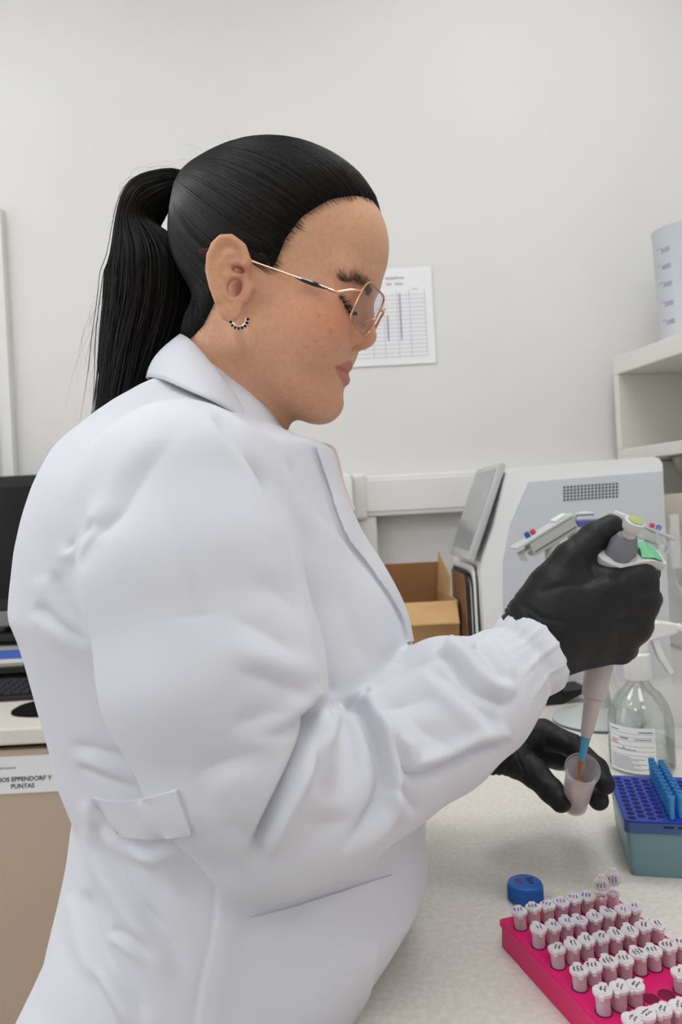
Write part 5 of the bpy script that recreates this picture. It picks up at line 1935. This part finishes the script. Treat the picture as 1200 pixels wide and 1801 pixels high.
V, Fc = taper_box(0.0015, TW - 0.0015, 0.0015, TD - 0.0015, 0.0004, HB - 0.011, 0.003, 0.005, TM)
MB().add(V, Fc).build('lower_box', 'box_teal', tb)
V, Fc = taper_box(0.0, TW, 0.0, TD, HB - 0.011, HB - 0.0015, 0.0, 0.005, TM)
MB().add(V, Fc).build('hinge_band', 'box_band', tb)
V, Fc = taper_box(0.001, TW - 0.001, 0.001, TD - 0.001, HB - 0.0015, HB, 0.0, 0.005, TM)
tray = MB().add(V, Fc).build('tray', 'box_blue', tb)
mb = MB()
for k in range(3):
    mb.box((0.035 + 0.0125 * k, -0.0004, HB - 0.0052), (0.044 + 0.0125 * k, 0.0002, HB - 0.0035), TM)
mb.build('vent_slots', 'hole_blue', tb)
hole = None
tipm = None
DX, DYH = 0.0089, 0.0103
tips = []
for c in range(14):
    for r in range(13):
        x = 0.0085 + DX * c
        y = 0.0085 + DYH * r + (DYH / 2 if c % 2 else 0)
        if y > TD - 0.006 or x > TW - 0.006:
            continue
        Mh = TM @ Matrix.Translation((x, y, HB))
        if c in (4, 5):
            tips.append((c, r, Mh))
            if c == 5:
                continue
        if hole is None:
            hole = MB().lathe([(0.0001, -0.001), (0.0036, -0.001), (0.0036, 0.00035), (0.0001, 0.00035)], 14, None, False).build('tip_hole', 'hole_blue')
            o = hole
        else:
            o = hole.copy()
            COL.objects.link(o)
        o.parent = tray
        tray_inv = (tb.matrix_basis @ tray.matrix_parent_inverse).inverted()
        o.matrix_parent_inverse = tray_inv
        o.matrix_basis = Mh
NTH = ['first', 'second', 'third', 'fourth', 'fifth', 'sixth', 'seventh', 'eighth', 'ninth', 'tenth', 'eleventh', 'twelfth', 'thirteenth']
for c, r, Mh in tips:
    if tipm is None:
        e = MB()
        e.lathe([(0.0016, -0.006), (0.0024, 0.002), (0.0028, 0.010), (0.0030, 0.0165), (0.0034, 0.017), (0.0035, 0.0225), (0.0031, 0.0227), (0.0025, 0.018)], 12, None, False)
        tipm = e.build('pipette_tip', 'tip_blue_rack', None, True)
        o = tipm
    else:
        o = tipm.copy()
        COL.objects.link(o)
    o.matrix_basis = Mh
    tag(o, 'blue pipette tip, %s from the front in the %s tip row' % (NTH[r], 'left' if c == 4 else 'right'), 'pipette tip', 'blue pipette tips in the tray')

# ================================================================ magenta tube rack with microtubes
mat('rack_pink', srgb(222, 24, 110), rough=0.42, spec=0.45)
mat('rack_hole', srgb(120, 6, 54), rough=0.8)
milky('tube_pale', srgb(240, 214, 226), 0.40, 0.3)
milky('cap_pale', srgb(240, 234, 238), 0.62, 0.32)
mat('pen_violet', srgb(112, 92, 170), rough=0.8)
mat('pen_black', srgb(52, 46, 50), rough=0.8)
h_cap = 0.036                                    # caps above the bench
r0 = P(914, 1605, 1.0) - CAM
RZ = 0.021                                       # rack top plane


def on_plane(px, py, z):
    dv_ = P(px, py, 1.0) - CAM
    return CAM + dv_ * ((z - CAM[2]) / dv_[2])


TUBE_DOWN = -0.0090
zc = BENCH + RZ + 0.0215 + TUBE_DOWN
o1, o8, o61 = on_plane(915, 1604, zc), on_plane(1078, 1567, zc), on_plane(1098, 1796, zc)
uu = (o8 - o1) / 7.0
vv = (o61 - o1) / 5.0
# keep the grid square
uh = uu / np.linalg.norm(uu)
vh = np.array([uh[1], -uh[0], 0.0])
su, sv = float(np.linalg.norm(uu)), float(vv @ vh)
KM_ = Matrix(((uh[0], -vh[0], 0, o1[0]), (uh[1], -vh[1], 0, o1[1]), (0, 0, 1, BENCH), (0, 0, 0, 1)))   # local x along a row, local y away from camera
rk = empty('tube_rack', (o1[0], o1[1], BENCH), 'bright magenta plastic microtube rack in the foreground', 'tube rack')
NR = 8
x0, x1 = -0.78 * su, 7.75 * su
y1, y0 = 0.62 * sv, -(NR - 0.45) * sv
V, Fc = taper_box(x0, x1, y0, y1, 0.0003, RZ, -0.0006, 0.004, KM_)
rack_body = MB().add(V, Fc).build('rack_body', 'rack_pink', rk)
V, Fc = taper_box(x0 - 0.0012, x1 + 0.0012, y0 - 0.0012, y1 + 0.0012, RZ - 0.004, RZ - 0.0005, 0.0, 0.004, KM_)
MB().add(V, Fc).build('top_lip', 'rack_pink', rk)
RTUBE = 0.0050
hole = None
tube_body = MB().lathe([(0.0012, -0.010), (0.0030, -0.002), (0.0047, 0.004), (0.0048, 0.0188), (0.0056, 0.0190), (0.0056, 0.0204), (0.0042, 0.0204), (0.0042, 0.004)], 18, None, False)
capm = MB()
ol = []
for a in np.linspace(25, 335, 22):
    ol.append((-0.0064 * math.cos(math.radians(a)), 0.0064 * math.sin(math.radians(a))))
ol = [(a, b_) for a, b_ in ol] + [(-0.0082, -0.0026), (-0.0090, -0.0012), (-0.0090, 0.0012), (-0.0082, 0.0026)]
capm.prism(ol, 0.0206, 0.0226)
capm.lathe([(0.0049, 0.0226), (0.0047, 0.0232), (0.0002, 0.0232)], 20, None, False)
hinge = MB().box((0.0052, -0.0015, 0.0195), (0.0078, 0.0015, 0.0224), bev=0.0004)
protos = {}
rng = np.random.RandomState(21)
EMPTY = {(4, 3), (4, 4), (5, 6)}
OPEN = {(0, 6), (0, 7)}
marks = []
for k in range(6):
    mb = MB()
    for j in range(2 if k % 3 else 3):
        p = scribble(rng.uniform(-0.0006, 0.0006), (0.0017 - 0.0026 * j), rng.uniform(0.0020, 0.0032), 0.0009, 30 + 7 * k + j, 18)
        mb.tube([(a, b_, 0.0234) for a, b_ in p], 0.00022, 4)
    marks.append(mb)
ORD = ['first', 'second', 'third', 'fourth', 'fifth', 'sixth', 'seventh', 'eighth']
for r in range(NR):
    for c in range(8):
        base = KM_ @ Matrix.Translation((su * c, -sv * r, RZ))
        if hole is None:
            hole = MB().lathe([(0.0001, -0.001), (0.0058, -0.001), (0.0058, 0.0003), (0.0001, 0.0003)], 18, None, False).build('tube_hole', 'rack_hole')
            o = hole
        else:
            o = hole.copy()
            COL.objects.link(o)
        o.parent = rack_body
        o.matrix_parent_inverse = (rk.matrix_basis @ rack_body.matrix_parent_inverse).inverted()
        o.matrix_basis = base
        if (r, c) in EMPTY:
            continue
        qx, qy, _ = proj(np.array([tuple((base @ Matrix.Translation((0, 0, 0.012))).translation)]))
        if qx[0] > 1222 or qy[0] > 1835:
            continue
        tilt = Matrix.Rotation(rng.normal(0, 0.035), 4, 'X') @ Matrix.Rotation(rng.normal(0, 0.035), 4, 'Y')
        turn = Matrix.Rotation(math.radians(118 + rng.normal(0, 12) + (25 if r > 3 else 0)) * -1, 4, 'Z')
        Mt = base @ tilt @ Matrix.Translation((0, 0, TUBE_DOWN + rng.uniform(-0.001, 0.001))) @ turn
        e = bpy.data.objects.new('microtube', None)
        COL.objects.link(e)
        e.empty_display_size = 0.01
        e.matrix_basis = Mt
        pen = 'pen_violet' if r < 2 else 'pen_black'
        opened = (r, c) in OPEN
        key = (r * 5 + c * 3) % 6
        tag(e, ('opened clear microtube with its lid swung up, ' if opened else 'closed clear microtube marked in %s pen, ' % ('violet' if r < 2 else 'black')) + '%s from left, %s rack row from back' % (ORD[c], ORD[r]), 'microtube', 'microtubes in the magenta rack')
        for nm, src, m in (('tube_body', tube_body, 'tube_pale'), ('hinge', hinge, 'cap_pale'), ('cap', capm, 'cap_pale'), ('pen_mark', marks[key], pen)):
            kk = (nm, key if nm == 'pen_mark' else 0, m)
            if kk not in protos:
                o = src.build(nm, m, None, nm == 'tube_body')
                protos[kk] = o
            else:
                o = protos[kk].copy()
                COL.objects.link(o)
            o.parent = e
            o.matrix_parent_inverse = Matrix.Identity(4)
            o.matrix_basis = Matrix.Identity(4)
            if opened and nm in ('cap', 'pen_mark'):
                o.matrix_basis = Matrix.Translation((0.0075, 0, 0.0212)) @ Matrix.Rotation(math.radians(100), 4, 'Y') @ Matrix.Translation((-0.0155, 0, -0.0212))

# ================================================================ things behind the hands
mat('stand_grey', srgb(196, 200, 198), rough=0.4)
mat('stand_dark', srgb(92, 94, 92), rough=0.5)
mat('stand_pip', srgb(186, 188, 186), rough=0.45)
mat('purple', srgb(88, 82, 150), rough=0.4)
mat('red_dot', srgb(206, 66, 84), rough=0.4)
mat('blue_dot', srgb(52, 74, 160), rough=0.4)
sc_ = np.array([P(1052, 1240, 1.20)[0], 1.20, BENCH])
SX = sc_[0]
ps = empty('pipette_stand', sc_, 'grey round pipette carousel stand behind the gloved hand', 'pipette stand')
SMx = Matrix.Translation(Vector(sc_))
MB().lathe([(0.068, 0.0004), (0.072, 0.0012), (0.072, 0.004), (0.002, 0.004)], 48, SMx).build('foot_ring', 'stand_dark', ps, True)
MB().lathe([(0.072, 0.004), (0.071, 0.008), (0.050, 0.013), (0.022, 0.026), (0.017, 0.05), (0.015, 0.10)], 48, SMx).build('base', 'stand_grey', ps, True)
MB().lathe([(0.015, 0.09), (0.014, 0.27), (0.016, 0.275), (0.016, 0.285)], 24, SMx).build('column', 'stand_grey', ps, True)
hubz = P(1052, 930, 1.20)[2] - BENCH
MB().lathe([(0.016, hubz - 0.05), (0.030, hubz - 0.035), (0.034, hubz - 0.01), (0.030, hubz + 0.004), (0.012, hubz + 0.010)], 32, SMx).build('hub', 'stand_grey', ps, True)
MB().lathe([(0.028, hubz + 0.004), (0.028, hubz + 0.014), (0.024, hubz + 0.016)], 32, SMx).build('purple_ring', 'purple', ps, True)
MB().lathe([(0.034, hubz - 0.052), (0.060, hubz - 0.048), (0.060, hubz - 0.043), (0.034, hubz - 0.038)], 36, SMx).build('holder_ring', 'stand_grey', ps, True)
LABS = {180: 'left side', 0: 'right side', 90: 'far side', 235: 'front left', 305: 'front right'}
pip_proto = None
for k, a in enumerate((180, 0, 90)):
    # pipettes hanging on the carousel: sloping grey heads pointing outwards, barrels straight down
    H = SMx @ Matrix.Rotation(math.radians(a + (12 if a == 180 else -10)), 4, 'Z') @ Matrix.Translation((0.0, 0, hubz))
    e = bpy.data.objects.new('hanging_pipette', None)
    COL.objects.link(e)
    e.empty_display_size = 0.01
    e.matrix_basis = H
    tag(e, 'grey pipette with coloured buttons hanging on the %s of the carousel stand' % LABS[a], 'pipette', 'pipettes on the carousel stand')
    if pip_proto is None:
        S = Matrix.Translation((0.028, 0, 0.012)) @ Matrix.Rotation(math.radians(26), 4, 'Y')
        parts = []
        parts.append(MB().box((0, -0.013, -0.012), (0.088, 0.013, 0.012), S, 0.003).build('head', 'stand_pip', None))
        parts.append(MB().box((-0.002, -0.0145, 0.012), (0.110, 0.0145, 0.0165), S, 0.0015).build('head_cover', 'stand_grey', None))
        parts.append(MB().box((0.004, -0.0137, -0.006), (0.086, 0.0137, -0.004), S).build('seam', 'stand_dark', None))
        parts.append(MB().box((0.086, -0.010, 0.000), (0.104, 0.010, 0.003), S, 0.001).add(*[(lambda q: (q.v, q.f))(MB().box((0.101, -0.010, -0.012), (0.104, 0.010, 0.003), S))][0]).build('hook', 'stand_pip', None))
        parts.append(MB().lathe([(0.007, -0.15), (0.010, -0.13), (0.012, -0.03), (0.012, -0.008)], 16, Matrix.Translation((0.066, 0, 0))).build('barrel', 'stand_pip', None, True))
        parts.append(MB().lathe([(0.0040, 0), (0.0045, 0.006), (0.003, 0.008)], 12, S @ Matrix.Translation((0.066, -0.004, 0.0165))).build('red_button', 'red_dot', None, True))
        parts.append(MB().lathe([(0.0042, 0), (0.0045, 0.007), (0.003, 0.009)], 12, S @ Matrix.Translation((0.077, -0.004, 0.0165))).build('blue_button', 'blue_dot', None, True))
        parts.append(MB().box((0.006, -0.008, 0.0165), (0.030, 0.008, 0.0215), S, 0.002).build('white_clip', 'white_plastic', None))
        pip_proto = parts
        use = parts
    else:
        use = []
        for q in pip_proto:
            c_ = q.copy()
            COL.objects.link(c_)
            use.append(c_)
    for q in use:
        q.parent = e
        q.matrix_parent_inverse = Matrix.Identity(4)

# black comb-like tray
bc_ = P(965, 1205, 1.33)
bt = empty('black_tray', (bc_[0], 1.33, BENCH), 'low black plastic tray with short pins beside the carousel stand', 'tray')
BT = Matrix.Translation((bc_[0] - 0.02, 1.30, BENCH + 0.0004)) @ Matrix.Rotation(math.radians(8), 4, 'Z')
MB().box((-0.05, 0, 0), (0.035, 0.06, 0.022), BT, 0.002).build('tray_body', 'black_plastic', bt)
MB().prism([(0.035, 0.0), (0.088, 0.020), (0.088, 0.024), (0.035, 0.0219)], 0.0, 0.058, BT, axis=1).build('lip', 'black_plastic', bt)
for k in range(9):
    MB().lathe([(0.0026, 0), (0.0026, 0.008), (0.0018, 0.009)], 10, BT @ Matrix.Translation((-0.045 + 0.0105 * k, 0.006, 0.0218))).build('pin', 'black_plastic', bt)

# ================================================================ spray bottle
mat('clear_plastic', (0.95, 0.96, 0.96, 1), rough=0.04, trans=1.0, ior=1.12, spec=0.5)
mat('alcohol', (0.93, 0.96, 0.96, 1), rough=0.0, trans=1.0, ior=1.05, spec=0.3)
mat('print_violet', srgb(120, 116, 170), rough=0.8)
mat('print_red', srgb(196, 120, 128), rough=0.8)
BY = 0.985
bcx = P(1128, 1300, BY)[0]
sb = empty('spray_bottle', (bcx, BY, BENCH), 'clear spray bottle with printed label and white trigger head behind the tip box', 'bottle')
SBM = Matrix.Translation((bcx, BY, BENCH + 0.0004))
zA = P(1128, 1262, BY)[2] - BENCH
zN = P(1128, 1192, BY)[2] - BENCH
prof = [(0.036, 0.0), (0.0405, 0.003), (0.0415, 0.008), (0.0415, zA - 0.006), (0.0405, zA + 0.003), (0.0360, zA + 0.018), (0.0280, zA + 0.032), (0.0180, zA + 0.041), (0.0130, zN - 0.004), (0.0130, zN + 0.004)]
thin_glass('bottle_film', (0.95, 0.965, 0.96, 1), 0.06, 0.03)
foot = [tuple(SBM @ Vector((0.036 * math.cos(a), 0.036 * math.sin(a), 0))) for a in np.linspace(0, 2 * math.pi, 48, endpoint=False)]
MB().lathe(prof, 48, SBM, False).add(foot, [tuple(range(47, -1, -1))]).build('bottle_wall', 'bottle_film', sb, True)
thin_glass('liquid_film', (0.90, 0.93, 0.92, 1), 0.03, 0.0)
MB().lathe([(0.0355, 0.0015), (0.0405, 0.006), (0.0405, zA - 0.030), (0.0002, zA - 0.030)], 40, SBM, False).build('liquid', 'liquid_film', sb, True)
zc0, zc1 = zN - 0.001, P(1128, 1150, BY)[2] - BENCH
MB().lathe([(0.0165, zc0), (0.0175, zc0 + 0.002), (0.0170, zc1), (0.0150, zc1 + 0.002), (0.010, zc1 + 0.003)], 32, SBM).build('screw_collar', 'white_plastic', sb, True)
MB().tube([tuple(SBM @ Vector((0.002, 0, 0.01))), tuple(SBM @ Vector((0.004, 0, zc0)))], 0.0022, 10).build('dip_tube', 'liquid_film', sb, True)
hz = P(1128, 1112, BY)[2] - BENCH
body = [(-0.014, zc1 + 0.002), (0.013, zc1 + 0.002), (0.014, hz - 0.012), (0.022, hz - 0.010), (0.052, hz - 0.004), (0.053, hz + 0.010), (0.030, hz + 0.014), (-0.010, hz + 0.012), (-0.020, hz + 0.004), (-0.018, hz - 0.012)]
so = MB().prism(body, -0.009, 0.009, SBM, axis=1).build('trigger_head', 'white_plastic', sb)
bv = so.modifiers.new('b', 'BEVEL')
bv.width = 0.003
bv.segments = 3
tg = [(0.018, hz - 0.006), (0.026, hz - 0.006), (0.034, hz - 0.030), (0.046, hz - 0.055), (0.041, hz - 0.057), (0.027, hz - 0.034)]
to = MB().prism(tg, -0.006, 0.006, SBM, axis=1).build('trigger', 'white_plastic', sb)
MB().lathe([(0.006, 0), (0.006, 0.008), (0.004, 0.009)], 16, SBM @ Matrix.Translation((0.052, 0, hz + 0.003)) @ Matrix.Rotation(math.pi / 2, 4, 'Y')).build('nozzle', 'white_plastic', sb, True)
# printed label wrapped on the bottle
ac = math.atan2(-BY, -bcx) + 0.0
a0, a1 = ac - 1.12, ac + 0.42
zl0, zl1 = 0.004, zA - 0.003
V, Fc = [], []
n = 24
for k in range(n + 1):
    a = a0 + (a1 - a0) * k / n
    for rr in (0.0416, 0.0420):
        for z in (zl0, zl1):
            V.append(tuple(SBM @ Vector((rr * math.cos(a), rr * math.sin(a), z))))
for k in range(n):
    i, j = 4 * k, 4 * k + 4
    Fc += [(i + 2, i + 3, j + 3, j + 2), (i, j, j + 1, i + 1), (i + 1, j + 1, j + 3, i + 3), (i, i + 2, j + 2, j)]
Fc += [(0, 1, 3, 2), (4 * n, 4 * n + 2, 4 * n + 3, 4 * n + 1)]
MB().add(V, Fc).build('label', 'paper', sb)


def on_label(name, m, f0, f1, z0, z1):
    V, Fc = [], []
    n = 10
    for k in range(n + 1):
        a = a0 + (a1 - a0) * (f0 + (f1 - f0) * k / n)
        for z in (z0, z1):
            V.append(tuple(SBM @ Vector((0.04215 * math.cos(a), 0.04215 * math.sin(a), zl0 + (zl1 - zl0) * z))))
    Fc = [(2 * k, 2 * k + 2, 2 * k + 3, 2 * k + 1) for k in range(n)]
    return V, Fc


def label_print(name, m, rects):
    mb = MB()
    for r in rects:
        V, Fc = on_label(name, m, *r)
        mb.add(V, Fc)
    return mb.build(name, m, sb, fix=False)


label_print('label_rules', 'ink_grey', [(0.04, 0.97, z, z + 0.007) for z in (0.86, 0.78, 0.70, 0.585, 0.485, 0.385)])
label_print('label_text', 'print_violet', [(0.05, 0.28, 0.905, 0.93)])
label_print('label_text', 'print_red', [(0.06, 0.26, 0.665, 0.68), (0.06, 0.22, 0.635, 0.65), (0.06, 0.28, 0.605, 0.62), (0.36, 0.40, 0.52, 0.56)])
label_print('label_text', 'ink_grey', [(0.68, 0.95, 0.895, 0.92), (0.30, 0.48, 0.735, 0.765), (0.60, 0.92, 0.735, 0.755), (0.22, 0.62, 0.50, 0.515)] + [(0.06, 0.5 + 0.4 * ((k * 37) % 10) / 10.0, 0.34 - 0.035 * k, 0.352 - 0.035 * k) for k in range(9)])

# ================================================================ clear plastic bag at the right edge
milky('bag_film', srgb(226, 230, 234), 0.16, 0.15)
bgc = P(1236, 1200, 1.05)
bag = empty('plastic_bag', (bgc[0], 1.05, BENCH), 'crumpled clear plastic bag standing on the bench at the right edge', 'plastic bag')
f = None
nu, nv = 64, 50
V = []
rng = np.random.RandomState(4)
ph = rng.uniform(0, 6.28, 12)
for j in range(nv):
    t = j / (nv - 1)
    z = 0.001 + 0.30 * t
    for i in range(nu):
        a = 2 * math.pi * i / nu
        rr = 0.105 * (0.55 + 0.45 * math.sin(math.pi * min(1, t * 1.15 + 0.12)) ** 0.6)
        wv = 0.012 * math.sin(3 * a + 5 * t + ph[0]) + 0.009 * math.sin(7 * a - 9 * t + ph[1]) + 0.006 * math.sin(13 * a + 14 * t + ph[2]) + 0.004 * abs(math.sin(9 * a + 22 * t + ph[3]))
        rr += wv * (0.3 + t)
        x = rr * math.cos(a) - 0.03 * t
        y = 0.6 * rr * math.sin(a)
        V.append((bgc[0] + x, 1.09 + y, BENCH + z + 0.015 * t * math.sin(5 * a + ph[4])))
Q = [(j * nu + i, j * nu + (i + 1) % nu, (j + 1) * nu + (i + 1) % nu, (j + 1) * nu + i) for j in range(nv - 1) for i in range(nu)]
link('film', mesh_np('film', np.array(V), np.array(Q)), 'bag_film', bag, True)
